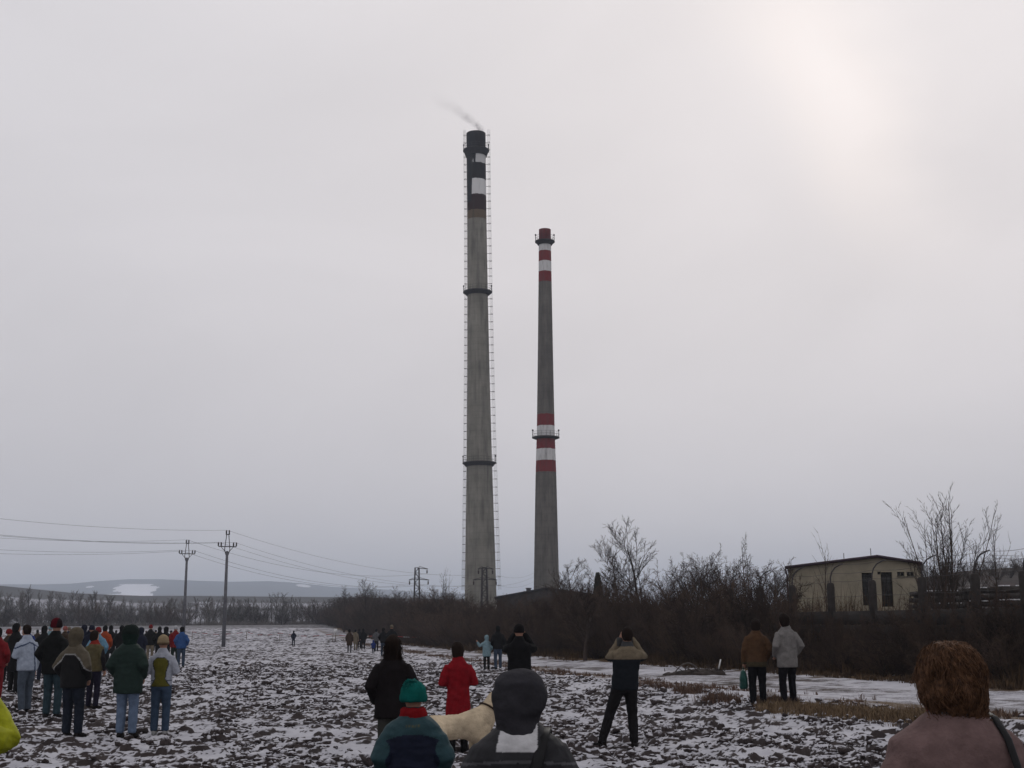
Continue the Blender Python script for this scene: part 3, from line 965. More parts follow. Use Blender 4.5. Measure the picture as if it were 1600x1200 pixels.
def wire(a, b, sag, label, r=0.018, group='overhead wires'):
    mid = [Vector(a).lerp(Vector(b), t) - Vector((0, 0, sag * 4 * t * (1 - t))) for t in np.linspace(0, 1, 33)]
    p = np.array([v[:] for v in mid])
    V, Q = tubes(p[:-1], p[1:], np.full(32, r), np.full(32, r), 4)
    tag(ob('overhead_wire', mesh_np('overhead_wire', V, Q, WIRE)), label, 'wire', group)


for i, (x, y) in enumerate([(-260, 775), (-260, 804), (-260, 808)]):
    wire(at(x, y, 96 if i else 97), ATT['A'][i], 0.75, ('topmost' if i == 0 else 'lower') + ' thin wire from the nearer concrete pole to the left edge', 0.011)
for i, (x, y) in enumerate([(-260, 818), (-260, 838), (-260, 850)]):
    wire(at(x, y, 112), ATT['B'][i], 0.7, ('topmost' if i == 0 else 'lower') + ' thin wire from the farther concrete pole to the left edge', 0.011)
for i, j in enumerate((1, 2, 3)):
    wire(ATT['A'][i], ATT['T2'][j if i else 1], 1.6, ('topmost' if i == 0 else 'lower') + ' sagging wire between the nearer pole and the pylon before the chimney', 0.011)
for i in range(3):
    wire(ATT['B'][i], ATT['T1'][i], 1.8, ('topmost' if i == 0 else 'lower') + ' sagging wire between the farther pole and the free standing pylon', 0.014)
for i in range(3):
    e = [at(838, 893, 279), at(838, 899, 279), at(839, 905, 279)][i]
    wire(ATT['T2'][i + 1], e, 0.9, 'thin wire from the pylon to the slender banded chimney', 0.011)
for i in range(2):
    wire(at(1545, 872 - 5 * i, 75), at(1900, 858 - 6 * i, 60), 0.25, 'thin wire running out of the right edge behind the young tree', 0.010)

# ================================================================== beige shed behind the fence
BEIGE = plain('beige_render', (0.240, 0.216, 0.165), 0.92, 0.22, 0.9, 0.3, 8.0)
FASC = plain('fascia_paint', (0.050, 0.034, 0.046), 0.6, 0.2)
DOORM = plain('steel_door', (0.028, 0.028, 0.027), 0.6, 0.3)
GLASSD = plain('dark_pane', (0.012, 0.013, 0.014), 0.12, 0.2, spec=0.5)
FRAME = plain('window_frame', (0.13, 0.125, 0.10), 0.7, 0.2)
Yb = 70.0
L, T_, R_ = at(1231, 888, Yb), at(1369, 871, Yb), at(1432, 881, Yb)
gb = float(base_z(20, Yb))
o = empty('beige_shed', (L.x, Yb, gb))
W_, xT = R_.x - L.x, T_.x - L.x
zL, zT, zR = L.z - gb, T_.z - gb, R_.z - gb
dep = 9.0
DX = 0.34 * dep                      # the shed runs back along the sight line
loc = lambda px, py: (at(px, py, Yb) - o.location)
holes = {'d1': (1349, 895, 1366, 946), 'd2': (1379, 894, 1397, 948), 'w1': (1402, 893.5, 1413.5, 900.5), 'w2': (1417, 893.5, 1428.5, 900.5), 'v': (1371, 893, 1377, 898)}
rect = {k_: (loc(a, d_)[0], loc(a, d_)[2], loc(c_, d_)[0], loc(a, b_)[2]) for k_, (a, b_, c_, d_) in holes.items()}
# front wall cut into cells round the openings
xs_ = sorted({0.0, W_, xT} | {q for r_ in rect.values() for q in (r_[0], r_[2])})
zs_ = sorted({0.0} | {q for r_ in rect.values() for q in (r_[1], r_[3])})
zs_ = [z for i, z in enumerate(zs_) if i == 0 or z - zs_[i - 1] > 1e-3]
roofz = lambda x: np.interp(x, [0, xT, W_], [zL, zT, zR])
mb = MB()
for xa, xb in zip(xs_, xs_[1:]):
    for za, zb in zip(zs_, zs_[1:] + [None]):
        xm = (xa + xb) / 2; zm = (za + (zb if zb is not None else za + 0.05)) / 2
        if zb is not None and any(r_[0] < xm < r_[2] and r_[1] < zm < r_[3] for r_ in rect.values()): continue
        top = (zb, zb) if zb is not None else (roofz(xa), roofz(xb))
        mb.add([(xa, 0, za), (xb, 0, za), (xb, 0, top[1]), (xa, 0, top[0])], [(0, 1, 2, 3)])
mb.add([(0, 0, 0), (DX, dep, 0), (DX, dep, zL), (0, 0, zL)], [(3, 2, 1, 0)])
mb.add([(W_, 0, 0), (W_ + DX, dep, 0), (W_ + DX, dep, zR), (W_, 0, zR)], [(0, 1, 2, 3)])
mb.add([(DX, dep, 0), (W_ + DX, dep, 0), (W_ + DX, dep, zR), (xT + DX, dep, zT), (DX, dep, zL)], [(4, 3, 2, 1, 0)])
for r_ in rect.values():                       # reveals
    for (xa, za), (xb, zb) in (((r_[0], r_[1]), (r_[0], r_[3])), ((r_[0], r_[3]), (r_[2], r_[3])), ((r_[2], r_[3]), (r_[2], r_[1]))):
        mb.add([(xa, 0, za), (xb, 0, zb), (xb, 0.16, zb), (xa, 0.16, za)], [(0, 1, 2, 3)])
ob('wall', mb.mesh('shed_wall', BEIGE), o)
for k_, r_ in rect.items():
    w, h = r_[2] - r_[0], r_[3] - r_[1]; cx, cz = (r_[0] + r_[2]) / 2, (r_[1] + r_[3]) / 2
    if k_[0] == 'd':
        mb = MB(); mb.box((cx - w / 4, 0.13, cz), (w / 2 - 0.02, 0.05, h)); mb.box((cx + w / 4, 0.13, cz), (w / 2 - 0.02, 0.05, h))
        d_ = ob('door', mb.mesh('door', DOORM), o)
        mb = MB()
        for q in range(5): mb.box((cx, 0.095, r_[1] + h * (q + .5) / 5), (w * 0.96, 0.02, 0.05))
        ob('door_rail', mb.mesh('door_rail', DOORM), d_)
        mb = MB(); mb.box((cx + 0.08, 0.07, cz - 0.1), (0.05, 0.05, 0.16)); ob('handle', mb.mesh('handle', STEEL), d_)
    else:
        mb = MB(); mb.box((cx, 0.12, cz), (w, 0.02, h)); w_ = ob('window' if k_[0] == 'w' else 'vent', mb.mesh('pane', GLASSD), o)
        mb = MB(); e = 0.035
        for sx in (-1, 1): mb.box((cx + sx * (w / 2 - e / 2), 0.09, cz), (e, 0.06, h))
        for sz in (-1, 1): mb.box((cx, 0.09, cz + sz * (h / 2 - e / 2)), (w - 2 * e, 0.06, e))
        if k_[0] == 'w': mb.box((cx, 0.085, cz), (e, 0.05, h - 2 * e))
        ob('frame', mb.mesh('frame', FRAME), w_)
        if k_[0] == 'w':
            mb = MB(); mb.box((cx, -0.03, r_[1] - 0.02), (w + 0.08, 0.10, 0.035)); ob('sill', mb.mesh('sill', FRAME), w_)
for (xa, za), (xb, zb) in (((-0.22, zL - 0.02), (xT, zT)), ((W_ + 0.25, zR - 0.03), (xT, zT))):
    mb = MB(); q = [(xa, -0.25, za), (xb, -0.25, zb), (xb, -0.25, zb + 0.13), (xa, -0.25, za + 0.13)]
    mb.add(q + [(a + DX, dep + 0.25, c_) for a, b_, c_ in q], [(0, 1, 2, 3), (7, 6, 5, 4), (0, 4, 5, 1), (1, 5, 6, 2), (2, 6, 7, 3), (3, 7, 4, 0)])
    ob('roof_sheet', mb.mesh('roof_sheet', FASC), o)
mb = MB(); mb.chain([(-0.08, -0.09, 0.1), (-0.08, -0.09, zL - 0.35), (-0.18, -0.16, zL - 0.08)], [0.05] * 3, 8); ob('downpipe', mb.mesh('downpipe', FASC, True), o)
mb = MB(); mb.bar((xT, 1, zT), (xT, 1, zT + 0.55), 0.03); ob('lightning_rod', mb.mesh('lightning_rod', STEEL), o)
mb = MB(); mb.bar((xT * 0.69, 1, zT * .96), (xT * 0.69, 1, zT + 0.30), 0.03); ob('lightning_rod', mb.mesh('lightning_rod', STEEL), o)
tag(o, 'flat beige gabled shed with two dark doors behind the fence', 'shed')

# ================================================================== concrete fence with bent barbed wire arms
FC = plain('weathered_concrete', (0.036, 0.032, 0.030), 0.95, 0.35, 2.5, 0.4, 12.0)
fpts = []
for px, Y in ((1690, 34.0), (1600, 37.0), (1523, 40.0), (1440, 43.0), (1362, 46.1), (1297, 49.1), (1237, 52.2), (1186, 55.3), (1140, 58.4)):
    fpts.append(stand(px, 905, Y))
fo = empty('concrete_fence', fpts[2])
dirf = (fpts[6] - fpts[2]).normalized(); rzf = math.atan2(dirf.y, dirf.x)
mbp = MB(); mbp.loft([(0, 0, -0.3, .125, .125), (0, 0, 2.95, .125, .125), (0, 0, 3.05, .11, .11), (0, 0, 3.10, .06, .06)], 12, 4.0)
post_me = mbp.mesh('post', FC)
mba = MB(); mba.chain([(0, 0, 3.0), (0, 0.02, 3.3), (0, 0.08, 3.5), (0, 0.20, 3.66), (0, 0.38, 3.76), (0, 0.48, 3.79)], [0.024] * 6, 8); arm_me = mba.mesh('bent_arm', STEEL, True)
mpl = MB(); mpl.box((0, 0, 0), (1, 0.06, 0.49)); plank_me = mpl.mesh('concrete_plank', FC)
for i, p in enumerate(fpts):
    q = p - fo.location
    po = ob('post', post_me, fo, q, (0, 0, rzf)); ob('bent_arm', arm_me, po, None, (0, 0, R(150)))
    if i + 1 < len(fpts):
        e = fpts[i + 1] - fo.location; mid = (q + e) / 2; ln = (e - q).length - 0.26
        for k_ in range(4):
            ob('concrete_plank', plank_me, fo, mid + Vector((0, 0, 0.26 + 0.505 * k_)), (0, 0, math.atan2((e - q).y, (e - q).x)), (ln, 1, 1))
        for hz, off in ((3.15, 0.0), (3.45, 0.05), (3.78, 0.40), (2.6, 0.0)):
            o_ = Vector((-math.sin(rzf + R(150)), math.cos(rzf + R(150)), 0)) * off
            pts = np.array([(q + o_ + (e - q) * t + Vector((0, 0, hz - 0.06 * math.sin(math.pi * t)))) [:] for t in np.linspace(0, 1, 9)])
            V, Q = tubes(pts[:-1], pts[1:], np.full(8, .006), np.full(8, .006), 4)
            ob('barbed_wire', mesh_np('barbed_wire', V, Q, STEEL), fo)
tag(fo, 'dark concrete panel fence whose posts carry bent barbed wire arms', 'fence')

# stacks of snow dusted boards in the yard beyond the fence
WOODD = plain('grey_boards', (0.05, 0.045, 0.042), 0.9, 0.4, 2.0)
SNOWC = plain('snow_cover', (0.66, 0.66, 0.70), 0.9, 0.1, 4.0)
for i, (px, py, Y, w, lab) in enumerate(((1475, 923, 66, 3.2, 'low snow dusted board stack in the yard, nearest the beige shed'),
                                         (1548, 918, 63, 2.6, 'board stack with bright snow edges behind the right fence'),
                                         (1592, 915, 60, 2.4, 'board stack in the yard at the right edge'))):
    p = at(px, py, Y); g = float(base_z(p.x, Y)); o = empty('board_stack', (p.x, Y, g)); h = p.z - g
    mb = MB()
    rng = random.Random(i)
    k_ = int(h / 0.30)
    for r_ in range(k_):
        z = h * (r_ + 0.5) / k_
        for c_ in range(3):
            mb.box((rng.uniform(-.08, .08), (c_ - 1) * 0.5, z), (w * rng.uniform(.93, 1.03), 0.44, h / k_ * 0.72))
        for c_ in (-0.4, 0.4): mb.box((c_ * w, 0, z - h / k_ * 0.44), (0.12, 1.5, h / k_ * 0.25))
    ob('boards', mb.mesh('boards', WOODD), o)
    for r_ in (k_ - 1, k_ - 3):
        z = h * (r_ + 0.5) / k_ + h / k_ * 0.36
        for q in range(9):
            if rng.random() < 0.75:
                mb = MB(); mb.box((w * (q / 9 - 0.44), -0.62 - 0.02 * rng.random(), z + 0.025), (w / 9 * rng.uniform(.6, 1), 0.25, 0.05))
                ob('snow_cover', mb.mesh('snow_cover', SNOWC), o)
    tag(o, lab, 'board stack', 'board stacks')

# ================================================================== trees and bushes, all leafless
def bark(name, c0, c1):
    m, nt, b = new_mat(name)
    oi = N(nt, 'ShaderNodeObjectInfo'); t = N(nt, 'ShaderNodeTexCoord')
    n = N(nt, 'ShaderNodeTexNoise', Scale=2.2, Detail=4.0); nt.links.new(t.outputs['Object'], n.inputs['Vector'])
    f = nmath(nt, 'ADD', nmath(nt, 'MULTIPLY', oi.outputs['Random'], 0.6), nmath(nt, 'MULTIPLY', n.outputs[0], 0.5))
    nt.links.new(nramp(nt, f, [(0.2, c0), (0.85, c1)]), b.inputs['Base Color'])
    b.inputs['Roughness'].default_value = 0.95
    return m


BARK = bark('dark_bark', (0.028, 0.022, 0.019), (0.066, 0.050, 0.042))
TWIG = bark('thicket_twigs', (0.024, 0.017, 0.014), (0.082, 0.056, 0.043))
POPL = bark('grey_bark', (0.065, 0.058, 0.053), (0.135, 0.120, 0.108))
EVER = bark('conifer_green', (0.010, 0.014, 0.010), (0.020, 0.027, 0.018))


def grow(rng, out, p, d, L, r, lev, S):
    n = S['seg'][lev]; st = L / n
    pts = [p]; dirs = []
    for i in range(n):
        j = S['jit'][lev]
        d = (d + Vector((rng.gauss(0, j), rng.gauss(0, j), rng.gauss(0, j))) + Vector((0, 0, S['up'][lev]))).normalized()
        q = p + d * st
        ra = r * (1 - S['tap'] * i / n); rb_ = r * (1 - S['tap'] * (i + 1) / n)
        out.append((p[:], q[:], ra, rb_, lev)); p = q; pts.append(q); dirs.append((d, rb_))
    if lev + 1 < len(S['seg']):
        m = S['kids'][lev]; m = max(1, int(m * rng.uniform(.8, 1.2)))
        for k in range(m):
            t = S['t0'][lev] + (1 - S['t0'][lev]) * (k + rng.random()) / m
            i = min(n - 1, int(t * n)); f = t * n - i
            q = pts[i].lerp(pts[i + 1], min(1, f)); dd = dirs[i][0]
            a = rng.uniform(0, 2 * math.pi)
            u = dd.orthogonal().normalized(); v = dd.cross(u)
            th = S['ang'][lev] * rng.uniform(.7, 1.25)
            nd = dd * math.cos(th) + (u * math.cos(a) + v * math.sin(a)) * math.sin(th)
            sh = S['shape'][lev]
            ln = L * S['len'][lev] * rng.uniform(.65, 1.2) * (1 - sh * t)
            grow(rng, out, q, nd, ln, max(S['rmin'], dirs[i][1] * S['rr'][lev]), lev + 1, S)


def tree_meshes(name, seed, S, mat, tmat=None):
    """unit-height tree -> (trunk mesh, crown mesh)"""
    rng = random.Random(seed); out = []
    for k in range(S.get('stems', 1)):
        a = rng.uniform(0, 2 * math.pi); tl = S.get('spread', 0.05) * math.sqrt(rng.random()) if S.get('stems', 1) > 1 else S.get('spread', 0.05) * rng.random()
        d = Vector((math.cos(a) * math.sin(tl), math.sin(a) * math.sin(tl), math.cos(tl)))
        b = Vector((math.cos(a), math.sin(a), 0)) * (S.get('foot', 0.03) * rng.random()) + Vector((0, 0, -0.02))
        grow(rng, out, b, d, S['H'] * (rng.uniform(.65, 1.0) if S.get('stems', 1) > 1 else 1), S['r'] * rng.uniform(.8, 1.1), 0, S)
    lev = np.array([o[4] for o in out])
    P0 = np.array([o[0] for o in out]); P1 = np.array([o[1] for o in out]); ra = np.array([o[2] for o in out]); rb_ = np.array([o[3] for o in out])
    top = np.percentile(P1[:, 2], 99.7); P0 /= top; P1 /= top
    tl = S.get('tlev', 1)
    a = lev <= tl
    V, Q = tubes(P0[a], P1[a], ra[a], rb_[a], 6); t_me = mesh_np(name + '_trunk', V, Q, tmat or mat, True)
    a = ~a
    V, Q = tubes(P0[a], P1[a], ra[a], rb_[a], 3); c_me = mesh_np(name + '_crown', V, Q, mat)
    return t_me, c_me


SH = dict(H=1.0, r=0.013, stems=12, spread=0.75, foot=0.10, seg=[5, 4, 2, 1], kids=[10, 8, 4], t0=[0.12, .1, .1], ang=[0.7, 0.8, 0.8], len=[0.42, 0.42, 0.6],
          shape=[0.45, 0.4, 0.2], jit=[0.12, 0.16, 0.15, 0], up=[0.05, 0.06, 0.03, 0], tap=0.7, rr=[0.6, 0.55, .8], rmin=0.0023, tlev=0)
SP = dict(H=1.0, r=0.016, stems=1, spread=0.04, seg=[7, 6, 5, 2, 1], kids=[14, 9, 6, 3], t0=[0.22, .25, .2, .2], ang=[0.62, 0.62, 0.6, .6], len=[0.60, 0.50, 0.42, .5],
          shape=[0.45, 0.4, 0.3, .2], jit=[0.05, 0.09, 0.12, 0.1, 0], up=[0.04, 0.07, 0.06, 0.04, 0], tap=0.75, rr=[0.55, 0.6, 0.55, .8], rmin=0.0014, tlev=1)
VA = dict(H=1.0, r=0.0062, stems=13, spread=0.32, foot=0.05, seg=[8, 5, 3, 1], kids=[8, 5, 2], t0=[0.2, .25, .2], ang=[0.42, 0.45, .5], len=[0.42, 0.38, .5],
          shape=[0.55, 0.4, .2], jit=[0.022, 0.04, 0.05, 0], up=[0.03, 0.06, 0.03, 0], tap=0.8, rr=[0.6, 0.55, .7], rmin=0.0013, tlev=0)
PO = dict(H=1.0, r=0.018, stems=1, spread=0.03, seg=[8, 4, 2, 1], kids=[24, 9, 4], t0=[0.20, .15, .2], ang=[0.62, 0.6, .6], len=[0.34, 0.40, .6],
          shape=[0.40, 0.4, .2], jit=[0.03, 0.08, 0.08, 0], up=[0.03, 0.07, 0.03, 0], tap=0.75, rr=[0.42, 0.5, .7], rmin=0.0026, tlev=0)
BI = dict(H=1.0, r=0.012, stems=2, spread=0.08, foot=0.02, seg=[8, 5, 4, 2], kids=[26, 9, 6], t0=[0.18, .1, .1], ang=[0.7, 0.7, .7], len=[0.30, 0.42, .45],
          shape=[0.55, 0.4, .2], jit=[0.04, 0.10, 0.12, 0.1], up=[0.03, 0.06, 0.02, -0.02], tap=0.75, rr=[0.45, 0.5, .7], rmin=0.0013, tlev=0)
SA = dict(H=1.0, r=0.010, stems=1, spread=0.03, seg=[8, 5, 2], kids=[11, 4], t0=[0.42, .2], ang=[0.45, 0.5], len=[0.42, 0.4],
          shape=[0.45, 0.3], jit=[0.02, 0.05, 0.05], up=[0.02, 0.05, 0.03], tap=0.75, rr=[0.55, .6], rmin=0.0020, tlev=0)

shrubs = [tree_meshes('bush', 100 + i, SH, TWIG, BARK) for i in range(6)]
poplars = [tree_meshes('windbreak_tree', 200 + i, PO, POPL) for i in range(7)]


def plant(name, meshes, loc, h, w, rz, label, cat='tree', group=None, tilt=(0, 0)):
    o = empty(name, loc, rz); o.rotation_euler = (tilt[0], tilt[1], rz); o.scale = (w, w, h)
    ob('trunk', meshes[0], o); ob('crown', meshes[1], o)
    return tag(o, label, cat, group)


# hedge: thorn bushes along the far side of the track, height read against the sky line
SIL_X = [455, 470, 490, 505, 520, 560, 600, 640, 690, 730, 760, 800, 850, 900, 950, 1000, 1060, 1100, 1150, 1200, 1228, 1245, 1300, 1390, 1410, 1450, 1500, 1600, 1800]
SIL_Y = [976, 968, 952, 938, 927, 922, 929, 926, 921, 929, 934, 936, 925, 905, 912, 918, 902, 884, 888, 898, 920, 950, 945, 942, 924, 904, 900, 896, 892]


def place_of(px):
    return ('before the concrete fence' if px > 1232 else 'left of the beige shed' if px > 1060 else 'right of the slender chimney' if px > 880
            else 'below the two chimneys' if px > 720 else 'left of the tall chimney' if px > 600 else 'at its far left end')


rng = random.Random(5)
d = 36.0; nb = 0
while d < 345:
    stp = max(1.6, d * 0.021)
    for row in range(3):
        off = (0.6 + row * (1.45 if d < 70 else 2.0 + d * 0.006)) + rng.uniform(-.5, .5)
        Y = d + row * 0.7 + rng.uniform(-.4, .4) * stp
        if Y < 54: off = (0.15, 0.75, 1.25)[row] + rng.uniform(-.2, .2)
        x = float(x_verge(Y)) + off
        g = Vector((x, Y, float(base_z(x, Y)) - 0.05))
        # pixel column of this bush
        b_ = (FW.y * Y); px = 800 + F * (x * math.cos(ROLL)) / (Y * cp + (2 - CAMH) * sp)
        if px > 1740: continue
        sy = np.interp(px, SIL_X, SIL_Y)
        h = at(px, sy, Y).z - g.z
        h *= ({0: 0.66, 1: 0.86, 2: 1.0}[row] if Y > 54 else {0: 0.5, 1: 0.8, 2: 1.0}[row]) * rng.uniform(.74, 1.08)
        h = min(max(h, 0.8), 13.0)
        w = (h * rng.uniform(.55, .75) + 1.0) if d < 110 else (h * 0.55 + 2.2)
        if Y < 54: w = min(w, 2.0)
        plant('thorn_bush', shrubs[rng.randrange(6)], g, h, w, rng.uniform(0, 6.28),
              'leafless thorn bush in the %s row of the dark hedge, %s' % (('front', 'middle', 'back')[row], place_of(px)), 'bush', 'thorn bushes of the hedge'); nb += 1
    d += stp
print('bushes', nb)
# low under-storey that closes the hedge near the ground
rng = random.Random(15)
d = 36.0
while d < 300:
    Y = d + rng.uniform(-.4, .4); x = float(x_verge(Y)) + (0.9 + rng.uniform(-.4, 3.0) if Y > 54 else rng.uniform(.2, 1.2))
    h = rng.uniform(1.1, 2.0); px = 800 + F * x / (Y * 1.018)
    plant('bramble_bush', shrubs[rng.randrange(6)], (x, Y, float(base_z(x, Y)) - 0.25), h, 1.5 + d * 0.006, rng.uniform(0, 6.28),
          'low dark bramble at the foot of the hedge, ' + place_of(px), 'bush', 'brambles at the foot of the hedge')
    d += max(1.5, d * 0.025)

# single trees rising out of the hedge: (column, crown top, distance, recipe, width factor, label)
trees = [
    (1008, 809, 84, SP, 301, 1.15, 'tallest spreading bare tree rising from the hedge right of the chimneys'),
    (972, 838, 88, SP, 302, 1.0, 'slim bare tree just left of the tallest spreading hedge tree'),
    (902, 872, 92, SP, 303, 1.25, 'small rounded bare tree beside the foot of the slender chimney'),
    (1167, 836, 98, BI, 304, 0.8, 'feathery grey birch standing behind the hedge left of the beige shed'),
    (1112, 850, 76, SP, 305, 1.3, 'dark bushy bare tree in the hedge left of the feathery birch'),
    (1070, 880, 74, SP, 306, 1.3, 'low twiggy bare tree between the tall hedge tree and the bushy one'),
    (1206, 874, 64, SP, 307, 1.3, 'twisted small bare tree touching the left end of the beige shed'),
    (1452, 800, 60, VA, 308, 1.15, 'left half of the vase shaped clump of bare shoots beside the beige shed'),
    (1484, 757, 61, VA, 309, 1.15, 'tallest vase shaped bare tree right of the beige shed'),
    (1552, 803, 59, SA, 310, 0.85, 'thin forked young tree at the right beyond the fence'),
    (1289, 825, 62, SA, 311, 0.80, 'thin bare sapling standing in front of the beige shed wall'),
    (690, 888, 165, VA, 312, 0.75, 'thin shoots of a bare tree between the two pylons'),
    (576, 904, 205, SP, 313, 1.4, 'rounded bare tree above the far hedge left of the pylons'),
    (538, 914, 225, SP, 314, 1.4, 'bare tree at the far end of the hedge against the hills'),
    (610, 915, 190, SP, 315, 1.3, 'bare tree above the hedge just left of the free standing pylon'),
    (880, 890, 110, SP, 316, 0.8, 'small bare tree close against the right side of the slender chimney'),
    (1540, 880, 110, SP, 317, 0.8, 'small bare tree on the bank behind the yard at the right'),
]
for px, py, Y, S, seed, wf, lab in trees:
    g = stand(px, (py + 980) / 2, Y); h = at(px, py, Y).z - g.z
    plant('bare_tree', tree_meshes('bare_tree', seed, S, BARK), g, h, h * wf, seed * 1.3, lab, 'tree')
# small trees that thicken the sky line of the hedge left of the shed
thick = [tree_meshes('hedge_tree', 330 + i, SP, TWIG, BARK) for i in range(2)]
rng = random.Random(77)
for k, px in enumerate((1038, 1052, 1078, 1092, 1104, 1122, 1136, 1150, 1178, 1192, 1214, 945, 925, 1000, 660, 630, 790, 815, 842, 866, 890, 912)):
    Y = rng.uniform(66, 84) if px > 900 else rng.uniform(150, 170)
    py = np.interp(px, SIL_X, SIL_Y) - (rng.uniform(2, 22) if not 700 < px < 900 else rng.uniform(-2, 8))
    g = stand(px, (py + 980) / 2, Y); h = at(px, py, Y).z - g.z
    plant('hedge_tree', thick[k % 2], g, h, h * rng.uniform(1.2, 1.6), rng.uniform(0, 6.28), 'small twiggy bare tree at the top of the hedge, ' + place_of(px), 'tree', 'small hedge trees')
for k in range(14):
    px = 1425 + k * 15 + rng.uniform(-4, 4); Y = rng.uniform(205, 226); q = at(px, np.interp(px, [1440, 1500, 1560, 1600, 1700], [902, 893, 888, 886, 884]), 230)
    x = q.x * Y / 230; h = rng.uniform(1.8, 4.0)
    plant('bank_bush', shrubs[rng.randrange(6)], (x, Y, 3.0 + (q.z - 3.0) * ((Y - 150) / 80) ** 1.25 - 0.4), h, h * rng.uniform(.9, 1.5), rng.uniform(0, 6.28),
          'dark round bush on the far bank behind the yard at the right', 'bush', 'bushes on the far bank')
# conifer by the works shed: many short fronds round a stem
g = foot(936, 120); h = at(936, 897, 120).z - g.z
rng = random.Random(3); P0, P1 = [], []
for k in range(1500):
    t = rng.random() ** 0.8; a = rng.uniform(0, 6.28); r_ = 0.14 * (1 - t) ** 0.6 * math.sqrt(rng.random())
    p = Vector((r_ * math.cos(a), r_ * math.sin(a), 0.04 + 0.94 * t)); P0.append(p[:]); P1.append((p + Vector((math.cos(a) * .02, math.sin(a) * .02, .05)))[:])
V, Q = tubes(P0, P1, np.full(1500, .009), np.full(1500, .002), 3)
V2, Q2 = tubes([(0, 0, -.02)], [(0, 0, .9)], [0.02], [0.004], 6)
plant('columnar_conifer', (mesh_np('conifer_trunk', V2, Q2, BARK), mesh_np('conifer_crown', V, Q, EVER)), g, h, h, 0, 'small dark columnar conifer beyond the hedge right of the slender chimney')

# windbreak across the far end of the field
rng = random.Random(11)
WB_X = [-200, 0, 60, 100, 160, 200, 260, 330, 400, 470, 560]
WB_Y = [912, 916, 920, 923, 930, 932, 934, 930, 932, 930, 935]
px = -70.0
while px < 560:
    for row in range(2):
        Y = 345 + row * 16 + rng.uniform(-5, 5)
        q = px + rng.uniform(-3, 3); g = foot(q, Y)
        h = (at(q, np.interp(q, WB_X, WB_Y), Y).z - g.z) * rng.uniform(.60, 1.02) * (1.0 if rng.random() > .10 else 1.12)
        plant('windbreak_tree', poplars[rng.randrange(7)], g, h, h * rng.uniform(.7, 1.3), rng.uniform(0, 6.28),
              'thin bare tree in the %s row of the far windbreak, %s' % (('front', 'back')[row], 'left of both concrete poles' if q < 288 else 'between the two concrete poles' if q < 353 else 'right of both concrete poles'), 'tree', 'windbreak trees')
    px += rng.choice((2.5, 4.0, 5.5, 7.0, 10.0))
for k in range(60):
    q = rng.uniform(-70, 560); Y = 340 + rng.uniform(-4, 30); g = foot(q, Y); h = rng.uniform(3.0, 6.5)
    plant('windbreak_bush', shrubs[rng.randrange(6)], g, h, h * rng.uniform(.9, 1.5), rng.uniform(0, 6.28), 'round bare bush among the far windbreak trees, ' + ('left of both concrete poles' if q < 288 else 'between the two concrete poles' if q < 353 else 'right of both concrete poles'), 'bush', 'windbreak bushes')
# scrub under the windbreak, one far-off mass
P0, P1 = [], []
for k in range(5000):
    q = rng.uniform(-80, 600); Y = 338 + rng.uniform(0, 10); g = foot(q, Y) if k % 10 == 0 else Vector((g.x + rng.uniform(-2, 2), Y, g.z))
    hh = rng.uniform(.3, 1.3) * (0.8 + 0.6 * math.sin(q * .05) ** 2)
    P0.append(g[:]); P1.append((g + Vector((rng.gauss(0, .4), rng.gauss(0, .3), hh)))[:])
V, Q = tubes(P0, P1, np.full(5000, .05), np.full(5000, .015), 3)
tag(ob('windbreak_scrub', mesh_np('windbreak_scrub', V, Q, POPL)), 'low scrub under the windbreak at the end of the field', 'scrub', kind='stuff')

# ================================================================== dry grass
def grass_mat(name, c0, c1):
    m, nt, b = new_mat(name)
    a = N(nt, 'ShaderNodeAttribute', attribute_name='tone')
    nt.links.new(nramp(nt, a.outputs['Fac'], [(0.0, c0), (1.0, c1)]), b.inputs['Base Color'])
    b.inputs['Roughness'].default_value = 0.9
    return m


def grass(name, label, pts, hts, mat, seed=1, blades=16, wd=0.006):
    r_ = np.random.RandomState(seed); n = len(pts)
    P = np.repeat(np.array(pts), blades, 0); H = np.repeat(np.array(hts), blades) * r_.uniform(.5, 1.15, n * blades)
    sp_ = 0.35 * np.repeat(np.array(hts), blades)
    P = P + np.stack([r_.normal(0, 1, len(P)) * sp_ * .6, r_.normal(0, 1, len(P)) * sp_ * .6, np.full(len(P), -0.02)], 1)
    a = r_.uniform(0, 2 * np.pi, len(P)); ln = r_.uniform(.05, .75, len(P))
    tip = P + np.stack([np.cos(a) * ln * H, np.sin(a) * ln * H, H * (1 - .35 * ln)], 1)
    mid = P + np.stack([np.cos(a) * ln * H * .32, np.sin(a) * ln * H * .32, H * .62], 1)
    b = a + np.pi / 2 + r_.uniform(-.6, .6, len(P)); w = np.stack([np.cos(b), np.sin(b), b * 0], 1) * (wd * r_.uniform(.6, 1.4, len(P)))[:, None]
    V = np.stack([P - w, P + w, mid + w * .7, mid - w * .7, tip], 1).reshape(-1, 3)
    i = (np.arange(len(P)) * 5)[:, None]
    me = mesh_np(name, V, [i + np.array([[0, 1, 2, 3]]), i + np.array([[3, 2, 4]])], mat)
    vattr(me, 'tone', np.repeat(np.clip(np.repeat(r_.uniform(0, 1, n), blades) * .6 + r_.uniform(0, .4, len(P)), 0, 1), 5))
    return tag(ob(name, me), label, 'grass', kind='stuff')


